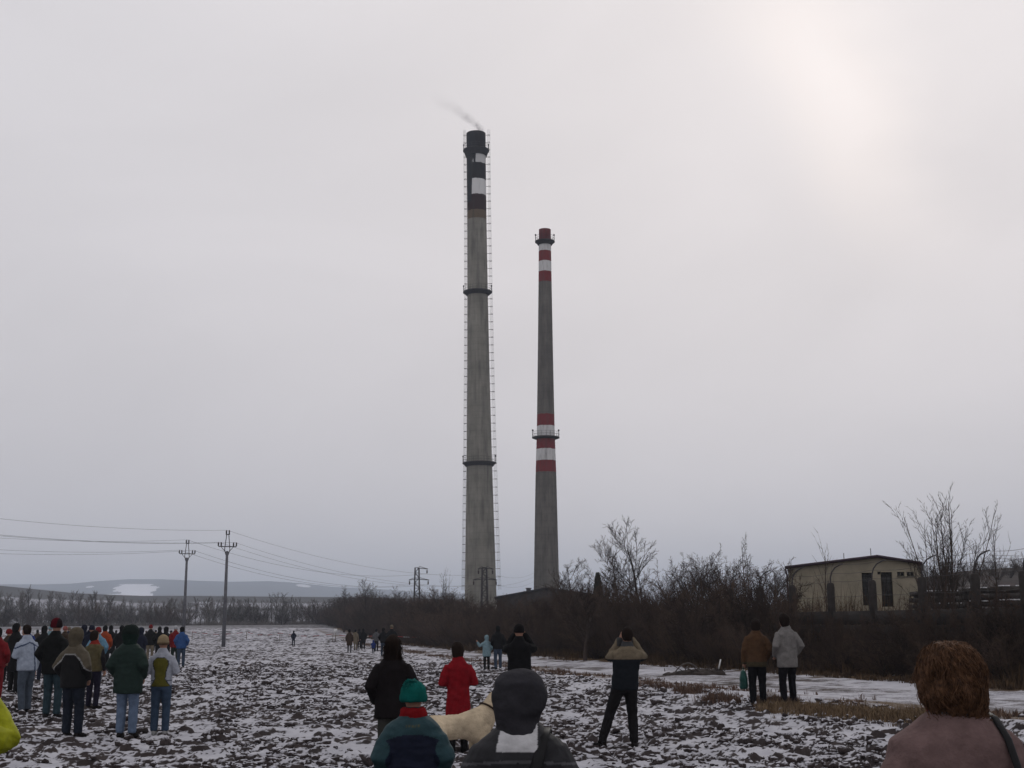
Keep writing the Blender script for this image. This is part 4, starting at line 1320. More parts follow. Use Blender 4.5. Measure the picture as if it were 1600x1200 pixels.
STRAW = grass_mat('straw_grass', (0.075, 0.050, 0.031), (0.21, 0.150, 0.092))
RUST = grass_mat('rusty_grass', (0.055, 0.034, 0.026), (0.15, 0.098, 0.072))
WEED = grass_mat('dead_weeds', (0.030, 0.021, 0.014), (0.105, 0.068, 0.040))
r_ = np.random.RandomState(4)
pts, hts = [], []
for k in range(5200):                                   # the strip between field and track
    Y = 16 + 150 * r_.rand() ** 1.9; x = float(x_strip(Y)) + 0.4 + r_.normal(0, 0.55)
    if fbm(np.array([x / 1.3]), np.array([Y / 1.8]), 140, 3)[0] < 0.46: continue
    pts.append((x, Y, float(base_z(x, Y)))); hts.append(r_.uniform(.07, .17))
grass('dry_grass', 'rusty dry grass strip between the ploughed field and the track', pts, hts, RUST, 1, 9, 0.008)
pts, hts = [], []
for k in range(900):                                    # straw-coloured patch near the couple
    px = r_.uniform(1185, 1460); py = 1108 + 18 * (px - 1185) / 275 + r_.normal(0, 4.5)
    p = hit(px, py); pts.append(p[:]); hts.append(r_.uniform(.10, .24))
grass('straw_grass', 'straw coloured grass patch at the feet of the couple by the track', pts, hts, STRAW, 2, 18, 0.006)
pts, hts = [], []
for k in range(160):
    px = r_.uniform(1180, 1245); py = 1100 + r_.normal(0, 3)
    p = hit(px, py); pts.append(p[:]); hts.append(r_.uniform(.12, .25))
for px, py in ((1062, 1082), (1075, 1083), (1088, 1084), (1120, 1092), (1110, 1098), (1135, 1097), (1148, 1101), (1035, 1076), (1010, 1072)):
    for k in range(26):
        p = hit(px + r_.normal(0, 6), py + r_.normal(0, 1.6)); pts.append(p[:]); hts.append(r_.uniform(.14, .30))
grass('grass_tufts', 'scattered brown grass tufts at the edge of the ploughed field', pts, hts, RUST, 3, 14, 0.006)
pts, hts = [], []
for k in range(5200):                                   # weeds at the foot of the hedge
    Y = 30 + 150 * r_.rand() ** 1.7; x = float(x_verge(Y)) + r_.uniform(-1.7, 2.0)
    if fbm(np.array([x / 2.0]), np.array([Y / 2.6]), 150, 2)[0] < 0.36: continue
    pts.append((x, Y, float(base_z(x, Y)))); hts.append(r_.uniform(.25, .75) * (1.0 if x > x_verge(Y) - .4 else 0.4))
grass('dead_weeds', 'brown dead weeds along the foot of the hedge', pts, hts, WEED, 5, 9, 0.013)

# tall dead stalks against the beige shed
pts, hts = [], []
for k in range(240):
    px = r_.uniform(1238, 1400); Y = r_.uniform(50, 60); g = foot(px, Y); pts.append(g[:]); hts.append(r_.uniform(2.2, 3.6))
grass('tall_stalks', 'tall reddish dead stalks standing before the beige shed wall', pts, hts, WEED, 6, 5, 0.014)

# ================================================================== heap of debris by the track
g = hit(1085, 1054)
o = empty('debris_heap', g)
EARTH = plain('debris_earth', (0.035, 0.028, 0.025), 0.95, 0.5, 5.0, 0.6, 14.0)
mb = MB()
rng = random.Random(2)
mb.loft([(0, 0, -0.1, 1.15, .6), (0, 0, 0.03, 1.05, .55), (0.25, 0, 0.09, .8, .42), (.4, 0, 0.14, .45, .25), (.4, 0, .16, .1, .1)], 18)
me = bake(mb, 0.06, 2); crease(me, 0.05, (5, 5, 5), 4); me.materials.append(EARTH); ob('mound', me, o)
mb = MB(); mb.chain([(-0.75 + 0.95 * t, -0.3 - .1 * math.sin(3.14 * t), 0.03 + 0.38 * math.sin(math.pi * t) ** .8) for t in np.linspace(0, 1, 12)], [0.022] * 12, 8)
ob('bent_hose', mb.mesh('bent_hose', plain('old_hose', (0.10, 0.09, 0.085), .8)), o)
mb = MB(); mb.bar((0.82, -0.1, 0.1), (0.93, -0.08, 0.52), 0.04)
ob('white_stake', mb.mesh('white_stake', plain('white_paint', (.55, .55, .55))), o)
for k in range(16):
    a = rng.uniform(0, 6.28); mb = MB(); c_ = Vector((math.cos(a) * rng.uniform(.2, 1.1), math.sin(a) * .4, .12))
    mb.bar(c_, c_ + Vector((rng.uniform(-.7, .7), rng.uniform(-.2, .2), rng.uniform(0, .25))), 0.025)
    ob('branch', mb.mesh('branch', BARK), o)
tag(o, 'low dark heap of debris with a bent hose and white stake beside the track', 'debris heap')

# ================================================================== barrier tape at the far end
m, nt, b = new_mat('red_white_tape')
t = N(nt, 'ShaderNodeTexCoord'); s = N(nt, 'ShaderNodeSeparateXYZ'); nt.links.new(t.outputs['Object'], s.inputs[0])
f = nmath(nt, 'GREATER_THAN', nmath(nt, 'FRACT', nmath(nt, 'MULTIPLY', s.outputs[0], 0.55)), 0.5)
nt.links.new(nmix(nt, f, (0.28, 0.05, 0.045), (0.42, 0.42, 0.42)), b.inputs['Base Color'])
TAPE = m
STAKE = plain('wooden_stake', (0.10, 0.075, 0.05), 0.9)
prev = None
tape_px = [(300, 176), (385, 170), (437, 160), (520, 150), (600, 146), (690, 128)]
segs = []
for px, Y in tape_px:
    g = foot(px, Y); o = empty('tape_stake', g)
    mb = MB(); mb.bar((0, 0, -0.2), (0, 0, 1.05), 0.06); ob('stake', mb.mesh('stake', STAKE), o)
    mb = MB(); mb.box((0, 0, 0.98), (0.09, 0.09, 0.09)); ob('tape_knot', mb.mesh('tape_knot', TAPE), o)
    tag(o, 'thin wooden stake holding the barrier tape at the far end of the field', 'stake', 'barrier tape stakes')
    if prev:
        mb = MB(); pts = [prev.lerp(g, t_) + Vector((0, 0, 0.98 - 0.3 * math.sin(math.pi * t_))) for t_ in np.linspace(0, 1, 9)]
        for a, c_ in zip(pts, pts[1:]): mb.bar(a, c_, 0.010, 0.06)
        tag(ob('barrier_tape', mb.mesh('barrier_tape', TAPE)), 'red and white barrier tape strung between stakes at the far end of the field', 'tape', 'barrier tape')
    prev = g
g = hit(524, 1003); o = empty('white_post', g)
mb = MB(); mb.bar((0, 0, -.1), (0, 0, 1.2), 0.07); ob('post', mb.mesh('post', STAKE), o)
mb = MB(); mb.box((0, -0.05, 1.25), (0.42, 0.02, 0.55)); ob('board', mb.mesh('board', plain('white_board', (.6, .6, .6))), o)
tag(o, 'small white notice board on a post beside the far track', 'sign')

# ================================================================== people
SKIN = plain('skin', (0.32, 0.18, 0.13), 0.55, 0.12, 9.0)
EYEM = plain('eye', (0.55, 0.55, 0.55), 0.2, 0.05)
CLOTH = cloth_attr('cloth')
SHINY = cloth_attr('nylon_shell', 0.7, 0.12, 0.3, 30.0)
KNIT = cloth_attr('knitted_wool', 0.95, 0.04, 0.9, 130.0)
LEATH = plain('dark_shoe_leather', (0.014, 0.012, 0.012), 0.6, 0.3)

ARMS = {  # elbow, wrist for the right side (x mirrored for the left), built for a figure 1.75 m tall facing +Y
    'down': ((0.245, -0.03, 1.13), (0.250, 0.05, 0.885)),
    'pockets': ((0.275, -0.08, 1.14), (0.205, 0.10, 0.96)),
    'front': ((0.265, -0.03, 1.13), (0.09, 0.20, 1.13)),
    'camera': ((0.255, 0.15, 1.30), (0.085, 0.205, 1.57)),
    'wave': ((0.36, 0.05, 1.22), (0.46, 0.10, 1.40)),
}


def hand(mb, w, d, side, curl=0.5):
    """palm, four bent fingers and a thumb leaving the side of the palm"""
    w, d = Vector(w), Vector(d).normalized()
    s = Vector((side, 0, 0)); s = (s - d * s.dot(d))
    s = s.normalized() if s.length > 0.1 else Vector((0, 1, 0))
    n = d.cross(s).normalized()
    mb.chain([w, w + d * 0.045, w + d * 0.085], [0.030, 0.036, 0.036], 10, 0.5, up=s)
    for k, (o_, L) in enumerate(((-0.028, 0.062), (-0.009, 0.075), (0.010, 0.070), (0.028, 0.055))):
        b = w + d * 0.09 + s * o_
        d2 = (d * math.cos(curl) + n * math.sin(curl)).normalized(); d3 = (d * math.cos(curl * 2.1) + n * math.sin(curl * 2.1)).normalized()
        mb.chain([b, b + d2 * L * .5, b + d2 * L * .5 + d3 * L * .5], [0.0095, 0.009, 0.0078], 8)
    b = w + d * 0.03 - s * 0.034
    mb.chain([b, b - s * 0.026 + d * 0.026 + n * 0.008, b - s * 0.026 + d * 0.058 + n * 0.02], [0.013, 0.0105, 0.009], 8)


def body_mesh(J, fine=True, vox=None):
    mb = MB()
    hx, hy, hz = J['head']
    mb.loft([(hx, hy + .012, hz - .125, .03, .035), (hx, hy + .02, hz - .11, .05, .06), (hx, hy + .014, hz - .06, .066, .083), (hx, hy, hz, .075, .095), (hx, hy - .006, hz + .05, .073, .093), (hx, hy - .008, hz + .09, .054, .072), (hx, hy - .008, hz + .112, .022, .03)], 16)
    mb.chain([(hx, hy + .098, hz + .005), (hx, hy + .112, hz - .02), (hx, hy + .104, hz - .033)], [.008, .012, .012], 8)       # nose
    mb.chain([(hx - .018, hy + .087, hz - .064), (hx + .018, hy + .087, hz - .064)], [.008, .008], 8)                            # mouth
    mb.chain([(hx - .03, hy + .085, hz + .022), (hx + .03, hy + .085, hz + .022)], [.009, .009], 8)                              # brow
    for s in (-1, 1): mb.ball((hx + s * .078, hy - .005, hz - .012), (.010, .019, .030), 8, 6)                                   # ears
    nx, ny, nz = J['neck']
    mb.chain([(hx, hy - .015, hz - .06), (nx, ny, nz), (nx, ny - .01, nz - .09)], [.05, .054, .075], 12)
    cx, cy = nx, ny
    mb.loft([(J['pel'][0], J['pel'][1], .86, .13, .10), (J['pel'][0], J['pel'][1], .96, .155, .11), ((J['pel'][0] + cx) / 2, (J['pel'][1] + cy) / 2, 1.14, .135, .095), (cx, cy, 1.30, .150, .10), (cx, cy, 1.38, .11, .075), (cx, cy, 1.45, .06, .055)], 16)
    for s, (sh, el, wr) in J['arms'].items():
        sh = (sh[0] * .93, sh[1], sh[2] - .045)
        mb.chain([sh, tuple((a + b) / 2 for a, b in zip(sh, el)), el, tuple((a + b) / 2 for a, b in zip(el, wr)), wr], [.040, .038, .036, .034, .026], 10)
        d = Vector(wr) - Vector(el)
        hd = J.get('hand_dir', {}).get(s, d)
        hand(mb, wr, hd, s, J.get('curl', .6))
    for s, (hp, kn, an, ft) in J['legs'].items():
        mb.chain([hp, tuple((a + b) / 2 for a, b in zip(hp, kn)), kn, tuple((a * .6 + b * .4) for a, b in zip(kn, an)), an], [.085, .072, .053, .055, .036], 10)
        mb.chain([an, (an[0] + (ft[0] - an[0]) * .4, an[1] + (ft[1] - an[1]) * .4, .045), ft], [.035, .035, .028], 8)
    return bake(mb, vox or (0.0105 if fine else 0.024), 1, 0.2 if fine else 0.4, 'body')


def joints(arms='pockets', arms_l=None, fx=(-.10, .10), fy=(0, 0), lean=(0, 0), head=(0, 0.02), toe=(-.12, .12), hiptw=0):
    lx, ly = lean
    J = {'pel': (0, 0, .93), 'neck': (lx, ly, 1.49), 'head': (lx + head[0], ly + head[1], 1.632), 'arms': {}, 'legs': {}}
    for s in (-1, 1):
        a = ARMS[arms_l if (s < 0 and arms_l) else arms] if isinstance(arms, str) else arms
        e, w = a
        J['arms'][s] = ((lx + s * .165, ly, 1.375), (lx + s * e[0], ly + e[1], e[2]), (lx + s * w[0], ly + w[1], w[2]))
        i = 0 if s < 0 else 1
        f = (fx[i], fy[i])
        hp = (s * .085, 0, .88); an = (f[0], f[1], .085)
        kn = ((hp[0] + f[0]) / 2 + s * .008, (f[1]) / 2 + .03, .485)
        J['legs'][s] = (hp, kn, an, (f[0] + math.sin(toe[i]) * .17, f[1] + math.cos(toe[i]) * .17, .03))
    if arms == 'camera':
        J['hand_dir'] = {s: (-s * 0.05, 0.03, .10) for s in (-1, 1)}; J['curl'] = 0.8
    if arms == 'front': J['hand_dir'] = {s: (-s * .08, .05, 0.0) for s in (-1, 1)}
    return J


def jacket_mb(J, hem=.82, cw=.205, ww=.195, hw=.205, dp=.135, sl=.068, cuff=.05, collar=True, sleeves=True, shoulders=1.0):
    mb = MB(); nx, ny = J['neck'][0], J['neck'][1]; px_, py_ = J['pel'][0], J['pel'][1]
    L = lambda z: ((px_ + (nx - px_) * np.clip((z - .9) / .5, 0, 1)), (py_ + (ny - py_) * np.clip((z - .9) / .5, 0, 1)))
    rg = []
    for z, rx, ry in ((hem, hw, dp * .98), (hem + .02, hw * 1.01, dp), ((hem + 1.1) / 2, (hw + ww) / 2 * 1.01, dp), (1.10, ww, dp * .97), (1.25, (ww + cw) / 2 * 1.02, dp), (1.33, cw * .98, dp), (1.39, cw * .86 * shoulders, dp * .93), (1.435, cw * .66, dp * .80), (1.47, cw * .48, dp * .66), (1.505, .088, .085)):
        if z < hem: continue
        c = L(z); rg.append((c[0], c[1], z, rx, ry))
    mb.loft(rg, 20, 2.15)
    if collar:
        mb.loft([(nx, ny, 1.46, .085, .085), (nx, ny, 1.50, .078, .080), (nx, ny + .008, 1.545, .074, .078)], 16)
    if sleeves:
        for s, (sh, el, wr) in J['arms'].items():
            mid = lambda a, b, t: tuple(p + (q - p) * t for p, q in zip(a, b))
            sh = (sh[0], sh[1], sh[2] - max(0, sl - .050) * 1.15)
            mb.chain([mid(sh, (J['neck'][0], J['neck'][1], sh[2] - .02), .35), sh, mid(sh, el, .5), el, mid(el, wr, .5), mid(el, wr, .93)], [sl * .95, sl * 1.02, sl, sl * .92, sl * .84, cuff], 12)
    return mb


def trousers_mb(J, w=1.0, flare=.058, low=.06):
    mb = MB(); p = J['pel']
    mb.loft([(p[0], p[1], .80, .15 * w, .11 * w), (p[0], p[1], .90, .172 * w, .125 * w), (p[0], p[1], 1.02, .165 * w, .118 * w)], 16)
    for s, (hp, kn, an, ft) in J['legs'].items():
        m1 = tuple((a + b) / 2 for a, b in zip(hp, kn)); m2 = tuple(a * .45 + b * .55 for a, b in zip(kn, an))
        mb.chain([(hp[0], hp[1], hp[2]), m1, kn, m2, (an[0], an[1], an[2] - .01 + low * 0)], [.098 * w, .088 * w, .070 * w, .066 * w, flare], 12, cap=False)
    return mb


def shoe_mb(J, s, r=.046):
    hp, kn, an, ft = J['legs'][s]; mb = MB(); d = (Vector(ft) - Vector(an)); d.z = 0; d.normalize()
    a = Vector((an[0], an[1], 0))
    mb.chain([a - d * .045 + Vector((0, 0, .045)), a + d * .05 + Vector((0, 0, .045)), a + d * .12 + Vector((0, 0, .038)), a + d * .175 + Vector((0, 0, .03))], [r * .9, r, r * .95, r * .7], 10)
    mb.chain([(an[0], an[1], .05), (an[0], an[1], .13)], [r * .95, r * .95], 10)
    mb.chain([a - d * .06 + Vector((0, 0, .012)), a + d * .06 + Vector((0, 0, .012)), a + d * .19 + Vector((0, 0, .012))], [r * .85, r * .95, r * .8], 10, 0.35)
    return mb


def solid(c):
    return lambda p, n: np.tile(np.array(c, float), (len(p), 1))


def block(*rules, base):
    """fabric colour blocks: rules are (test(p, n) -> bool array, colour)"""
    def fn(p, n):
        o_ = np.tile(np.array(base, float), (len(p), 1))
        for t_, c_ in rules: o_[t_(p, n)] = c_
        return o_
    return fn


def strands(mb_pts, mat, name, rad=.0022):
    P0, P1, r0, r1 = [], [], [], []
    for pts in mb_pts:
        n = len(pts)
        for i in range(n - 1):
            P0.append(pts[i][:]); P1.append(pts[i + 1][:]); r0.append(rad * (1 - .5 * i / n)); r1.append(rad * (1 - .5 * (i + 1) / n))
    V, Q = tubes(P0, P1, r0, r1, 3)
    return mesh_np(name, V, Q, mat)


def hair_mb(J, kind):
    hx, hy, hz = J['head']; mb = MB()
    mb.loft([(hx, hy - .035, hz - .075, .055, .055), (hx, hy - .030, hz - .03, .080, .082), (hx, hy - .022, hz + .03, .087, .097), (hx, hy - .014, hz + .08, .076, .092), (hx, hy - .008, hz + .115, .045, .055), (hx, hy - .006, hz + .126, .015, .02)], 16)
    if kind == 'long':
        mb.loft([(hx, hy - .085, hz - .30, .070, .030), (hx, hy - .075, hz - .22, .105, .045), (hx, hy - .055, hz - .12, .105, .06), (hx, hy - .03, hz - .02, .097, .085), (hx, hy - .02, hz + .06, .088, .098), (hx, hy - .01, hz + .12, .04, .05)], 16)
    if kind == 'nape':
        mb.loft([(hx, hy - .06, hz - .13, .055, .036), (hx, hy - .055, hz - .09, .088, .060), (hx, hy - .04, hz - .02, .100, .085), (hx, hy - .03, hz + .05, .096, .092), (hx, hy - .02, hz + .10, .062, .07)], 14)
    if kind == 'bob':
        mb.loft([(hx + .01, hy - .055, hz - .15, .062, .05), (hx + .008, hy - .045, hz - .12, .098, .075), (hx, hy - .03, hz - .06, .118, .105), (hx, hy - .02, hz, .119, .114), (hx, hy - .012, hz + .06, .110, .110), (hx, hy - .01, hz + .11, .080, .082), (hx, hy - .008, hz + .135, .035, .04)], 18)
    return mb


def hood_mb(J, up=True, w=1.0):
    hx, hy, hz = J['head']; nx, ny, nz = J['neck']; mb = MB()
    if up:
        mb.loft([(nx, ny - .01, nz - .06, .10 * w, .10), (nx, ny - .015, nz + .005, .094 * w, .105), (hx, hy - .02, hz - .085, .099 * w, .115), (hx, hy - .02, hz - .03, .115 * w, .13), (hx, hy - .015, hz + .03, .121 * w, .135), (hx, hy - .01, hz + .09, .104 * w, .122), (hx, hy - .01, hz + .13, .070 * w, .085), (hx, hy - .01, hz + .148, .025, .03)], 18)
    else:
        mb.loft([(nx, ny - .09, nz - .13, .05, .03), (nx, ny - .10, nz - .08, .10, .05), (nx, ny - .075, nz - .02, .115, .07), (nx, ny - .05, nz + .03, .105, .085)], 16)
    return mb


def cap_mb(J, w=1.0, h=1.0):
    hx, hy, hz = J['head']; mb = MB()
    mb.loft([(hx, hy - .01, hz - .03, .092 * w, .112 * w), (hx, hy - .01, hz - .015, .098 * w, .117 * w), (hx, hy - .01, hz + .02, .098 * w, .117 * w), (hx, hy - .01, hz + .03, .093 * w, .112 * w), (hx, hy - .01, hz + .08 * h, .086 * w, .105 * w), (hx, hy - .01, hz + .12 * h, .06 * w, .075 * w), (hx, hy - .01, hz + .14 * h, .02, .025)], 18)
    return mb


def add_eyes(J, o):
    hx, hy, hz = J['head']
    for s in (-1, 1):
        mb = MB(); mb.ball((hx + s * .031, hy + .078, hz + .004), .012, 8, 6); ob('eye', mb.mesh('eye', EYEM, True), o)


def person(label, px, Y, ytop, J, yaw=0.0, group=None, fine=True, topz=1.765, H=None):
    """Empty at the feet, scaled so that the head reaches the height seen in the photograph"""
    g = stand(px, ytop + 0.12 * F / Y, Y)
    h = H or (at(px, ytop, Y).z - g.z)
    o = empty('person', g + Vector((0, 0, 0.0)), yaw, h / topz)
    print('person', label[:40], 'H=%.2f' % h, 'x=%.1f y=%.1f' % (g.x, g.y))
    tag(o, label, 'person', group)
    bm_ = body_mesh(J, fine, 0.0125 if Y > 24 else None); bm_.materials.append(SKIN); ob('body', bm_, o)
    if fine: add_eyes(J, o)
    return o


def wear(o, name, mb, colfn, mat=None, vox=.012, cr=.006, crs=(7, 7, 13), seed=0, sm=2, dec=None):
    if name in ('trousers', 'jeans'): vox = .018
    if name == 'shoe': vox = .015
    if o.location.y > 15: vox = max(vox, .0155)
    me = bake(mb, vox, sm, dec, name)
    if cr: crease(me, cr, crs, seed)
    paint(me, colfn, mat or CLOTH)
    return ob(name, me, o)


def shoes(o, J, c=(0.014, 0.012, 0.012), r=.046):
    for s in (-1, 1): wear(o, 'shoe', shoe_mb(J, s, r), solid(c), vox=.012, cr=0)


JEAN, DJEAN, BLACK = (0.060, 0.085, 0.125), (0.022, 0.028, 0.045), (0.012, 0.012, 0.013)
zt = lambda o, py: (at(800, py, o.location.y).z - o.location.z) / o.scale.z      # photo row -> height on a figure

# ---- red-haired woman at the right, close
J = joints(((.335, -.06, 1.12), (.25, .12, .96)), lean=(0, 0))
o = person('ginger haired woman in a mauve coat seen from behind at the right edge', 1486, 4.8, 998, J, R(4), topz=1.79)
wear(o, 'coat', jacket_mb(J, .60, .285, .275, .285, .19, .100, .062, shoulders=1.05), solid((0.175, 0.116, 0.112)), vox=.011, cr=.010, crs=(3.5, 3.5, 6), seed=2)
wear(o, 'trousers', trousers_mb(J), solid((0.02, 0.02, 0.022)))
shoes(o, J)
def hair_mat(name, c0, c1):
    m, nt, b = new_mat(name)
    t = N(nt, 'ShaderNodeTexCoord'); n = N(nt, 'ShaderNodeTexNoise', Scale=38.0, Detail=4.0, Roughness=0.7); nt.links.new(t.outputs['Object'], n.inputs['Vector'])
    nt.links.new(nramp(nt, n.outputs[0], [(0.3, c0), (0.72, c1)]), b.inputs['Base Color'])
    b.inputs['Roughness'].default_value = 0.75; b.inputs['Specular IOR Level'].default_value = 0.12
    return m


hc = hair_mat('ginger_hair', (0.028, 0.015, 0.010), (0.160, 0.083, 0.045))
me = bake(hair_mb(J, 'bob'), .010, 2, None, 'hair'); crease(me, .016, (13, 13, 11), 5); me.materials.append(hc); hr = ob('hair', me, o)
rng = random.Random(21); SS = []
pv_, nv_ = mco(me), mno(me)
for k in range(3800):
    i = rng.randrange(len(pv_)); p = Vector(pv_[i].tolist()); n_ = Vector(nv_[i].tolist())
    if p.y > J['head'][1] + .08: continue
    down = Vector((0, -.25, -1)); down = (down - n_ * down.dot(n_)).normalized(); lat = n_.cross(down)
    L = rng.uniform(.05, .10); ph = rng.uniform(0, 6.28); am = rng.uniform(.003, .009); lift = rng.uniform(.001, .010); sk = rng.uniform(-.5, .5); pts = []
    for q in range(6):
        t_ = q / 5; w_ = p + (down + lat * sk) * (L * t_) + lat * (am * math.sin(ph + t_ * 4.5)) + n_ * (lift * math.sin(math.pi * min(1, t_ * 1.1)) + am * .4 * math.cos(ph + t_ * 4.5) - .0012)
        pts.append(w_ - n_ * (L * t_ * t_ * .30))
    SS.append(pts)
ob('curls', strands(SS, hc, 'curls', .0021), hr)
nx, ny, nz = J['neck']; mb = MB(); mb.loft([(nx, ny, 1.465, .105, .10), (nx, ny - .005, 1.50, .098, .098), (nx, ny, 1.545, .085, .09), (nx, ny, 1.56, .07, .075)], 18)
wear(o, 'scarf', mb, block((lambda p, n: (np.floor(p[:, 0] * 45) + np.floor(p[:, 2] * 60)) % 3 == 0, (0.03, 0.035, 0.045)), base=(0.14, 0.13, 0.13)), vox=.009, cr=.006, crs=(14, 14, 20))
mb = MB(); mb.ball((J['head'][0] - .108, J['head'][1] - .02, J['head'][2] - .115), (.006, .006, .012), 8, 6); ob('earring', mb.mesh('earring', plain('pink_bead', (.35, .02, .10), .3)), o)
# bag strap over her right shoulder, a thing she carries
mb = MB(); sp_ = [(.135, .14, 1.30), (.128, .08, 1.445), (.130, 0, 1.502), (.134, -.075, 1.484), (.142, -.160, 1.41), (.150, -.214, 1.30), (.168, -.224, 1.15), (.21, -.228, .95), (.25, -.21, .80)]
mb.chain(sp_, [.016] * 9, 8, .28, up=(1, 0, 0))
bo = empty('shoulder_bag', o.location, R(4), o.scale.x)
ob('strap', mb.mesh('strap', plain('black_strap', (.012, .012, .013), .5)), bo)
mb = MB(); mb.loft([(.30, -.05, .52, .05, .13), (.30, -.05, .55, .065, .15), (.30, -.05, .72, .06, .15), (.295, -.05, .80, .035, .13)], 16, 4)
ob('bag_body', mb.mesh('bag_body', plain('black_leather', (.014, .013, .013), .45), True), bo)
tag(bo, 'black shoulder bag hanging by its strap on the ginger haired woman', 'bag')

# ---- hooded teenager with silver back panel
J = joints('front', lean=(0, 0)); J['head'] = (J['head'][0], J['head'][1], 1.605)
CH = (0.030, 0.030, 0.034)
o = person('person in a raised charcoal hood with a silver panel on the back', 811, 5.6, 1047, J, R(-2), topz=1.755)
zz = lambda py, k=o: zt(k, py)
jk = block((lambda p, n: (np.abs(p[:, 0] + .005 - (p[:, 2] - 1.42) * .10) < .088 + (1.50 - p[:, 2]) * .10) & (p[:, 2] < 1.53) & (p[:, 2] > 1.372) & (p[:, 1] < -.03), (0.62, 0.62, 0.64)),
           (lambda p, n: (np.abs(p[:, 2] - 1.318 - .012 * np.cos(p[:, 0] * 9)) < .006) & (p[:, 1] < 0), (0.10, 0.10, 0.11)), base=CH)
wear(o, 'jacket', jacket_mb(J, .80, .255, .24, .235, .165, .092, .062), jk, SHINY, .0075, .012, (3.5, 3.5, 7), 6)
wear(o, 'hood', hood_mb(J, True, 1.08), solid((0.040, 0.039, 0.046)), CLOTH, .010, .016, (4.5, 4.5, 8), 3)
wear(o, 'trousers', trousers_mb(J), solid(DJEAN)); shoes(o, J)
mb = MB(); mb.chain([(.135, .07, 1.43), (.130, -.03, 1.475), (.118, -.115, 1.435), (.100, -.168, 1.36), (.082, -.190, 1.28), (.05, -.192, 1.15), (.0, -.188, 1.02), (-.08, -.185, .90)], [.030] * 8, 8, .2, up=(1, 0, 0))
so = empty('camera_strap', o.location, R(-2), o.scale.x)
ob('strap', mb.mesh('strap', plain('black_strap', (.012, .012, .013), .5)), so)
mb = MB(); mb.loft([(-.20, -.02, .80, .05, .09), (-.20, -.02, .84, .06, .10), (-.20, -.02, .97, .055, .10), (-.20, -.02, 1.0, .03, .08)], 12, 4); ob('pouch', mb.mesh('pouch', plain('black_leather', (.014, .013, .013), .45), True), so)
tag(so, 'wide black carrying strap crossing the back of the hooded person', 'bag')

# ---- child with teal knitted hat
J = joints('pockets')
o = person('child in a teal bobble hat, red scarf and teal and navy jacket', 646, 8.7, 1060, J, R(3), topz=1.80)
TEAL, NAVY = (0.026, 0.062, 0.074), (0.011, 0.015, 0.034)
wear(o, 'jacket', jacket_mb(J, .74, .268, .262, .262, .175, .100, .064), block((lambda p, n: (p[:, 2] < 1.335 - .25 * p[:, 0] ** 2 * 4) & (np.abs(p[:, 0]) < .215 + .02 * np.sin(p[:, 2] * 30)), NAVY),
     (lambda p, n: (np.abs(p[:, 2] - 1.405) < .010) & (np.abs(p[:, 0]) < .062) & (p[:, 1] < -.06) & ((np.floor(p[:, 0] * 190) % 3) != 0), (0.075, 0.085, 0.055)), base=TEAL), SHINY, .010, .014, (3.5, 3.5, 8), 9)
wear(o, 'trousers', trousers_mb(J, 1.1), solid(NAVY)); shoes(o, J, (0.02, 0.02, 0.03))
GT = (0.008, 0.135, 0.118)
me = bake(cap_mb(J, 1.22, 1.06), .009, 2, None, 'knitted_hat'); crease(me, .006, (22, 22, 8), 2); paint(me, solid(GT), KNIT); ht = ob('knitted_hat', me, o)
rng = random.Random(4); SS = []; hx, hy, hz = J['head']
for k in range(520):
    a = rng.uniform(0, 6.28); e = rng.uniform(-.9, 1.2)
    d_ = Vector((math.cos(a) * math.cos(e), math.sin(a) * math.cos(e), math.sin(e))); c_ = Vector((hx - .02, hy - .05, hz + .115))
    p1 = c_ + d_ * .05; p2 = c_ + d_ * rng.uniform(.066, .085) + Vector((0, 0, -.025)); SS.append([c_, p1, p2])
ym = plain('teal_yarn', (0.009, 0.120, 0.108), .95, .5, 40)
ob('pompom', strands(SS, ym, 'pompom', .0050), ht)
mb = MB(); nx, ny, nz = J['neck']; mb.loft([(nx, ny, 1.455, .120, .115), (nx, ny, 1.49, .122, .118), (nx, ny, 1.535, .110, .110), (nx, ny, 1.55, .09, .09)], 18)
wear(o, 'scarf', mb, solid((0.26, 0.012, 0.016)), KNIT, .009, .007, (14, 14, 22), 8)

# ---- youngster in lime yellow, only an elbow inside the left edge
J = joints('camera')
o = person('youngster in a lime yellow jacket, only the raised elbow inside the left edge', -62, 7.0, 1037, J, 0, topz=1.79)
LIME = (0.36, 0.38, 0.016)
wear(o, 'jacket', jacket_mb(J, .72, .23, .22, .23, .155, .095, .062), solid(LIME), SHINY, .012, .014, (5, 5, 8), 19)
wear(o, 'hood', hood_mb(J, False), solid(LIME), SHINY, .012, .005, (6, 6, 9), 3)
wear(o, 'cap', cap_mb(J, 1.05), solid(BLACK), KNIT, .012, 0)
wear(o, 'trousers', trousers_mb(J, 1.05), solid(BLACK)); shoes(o, J)

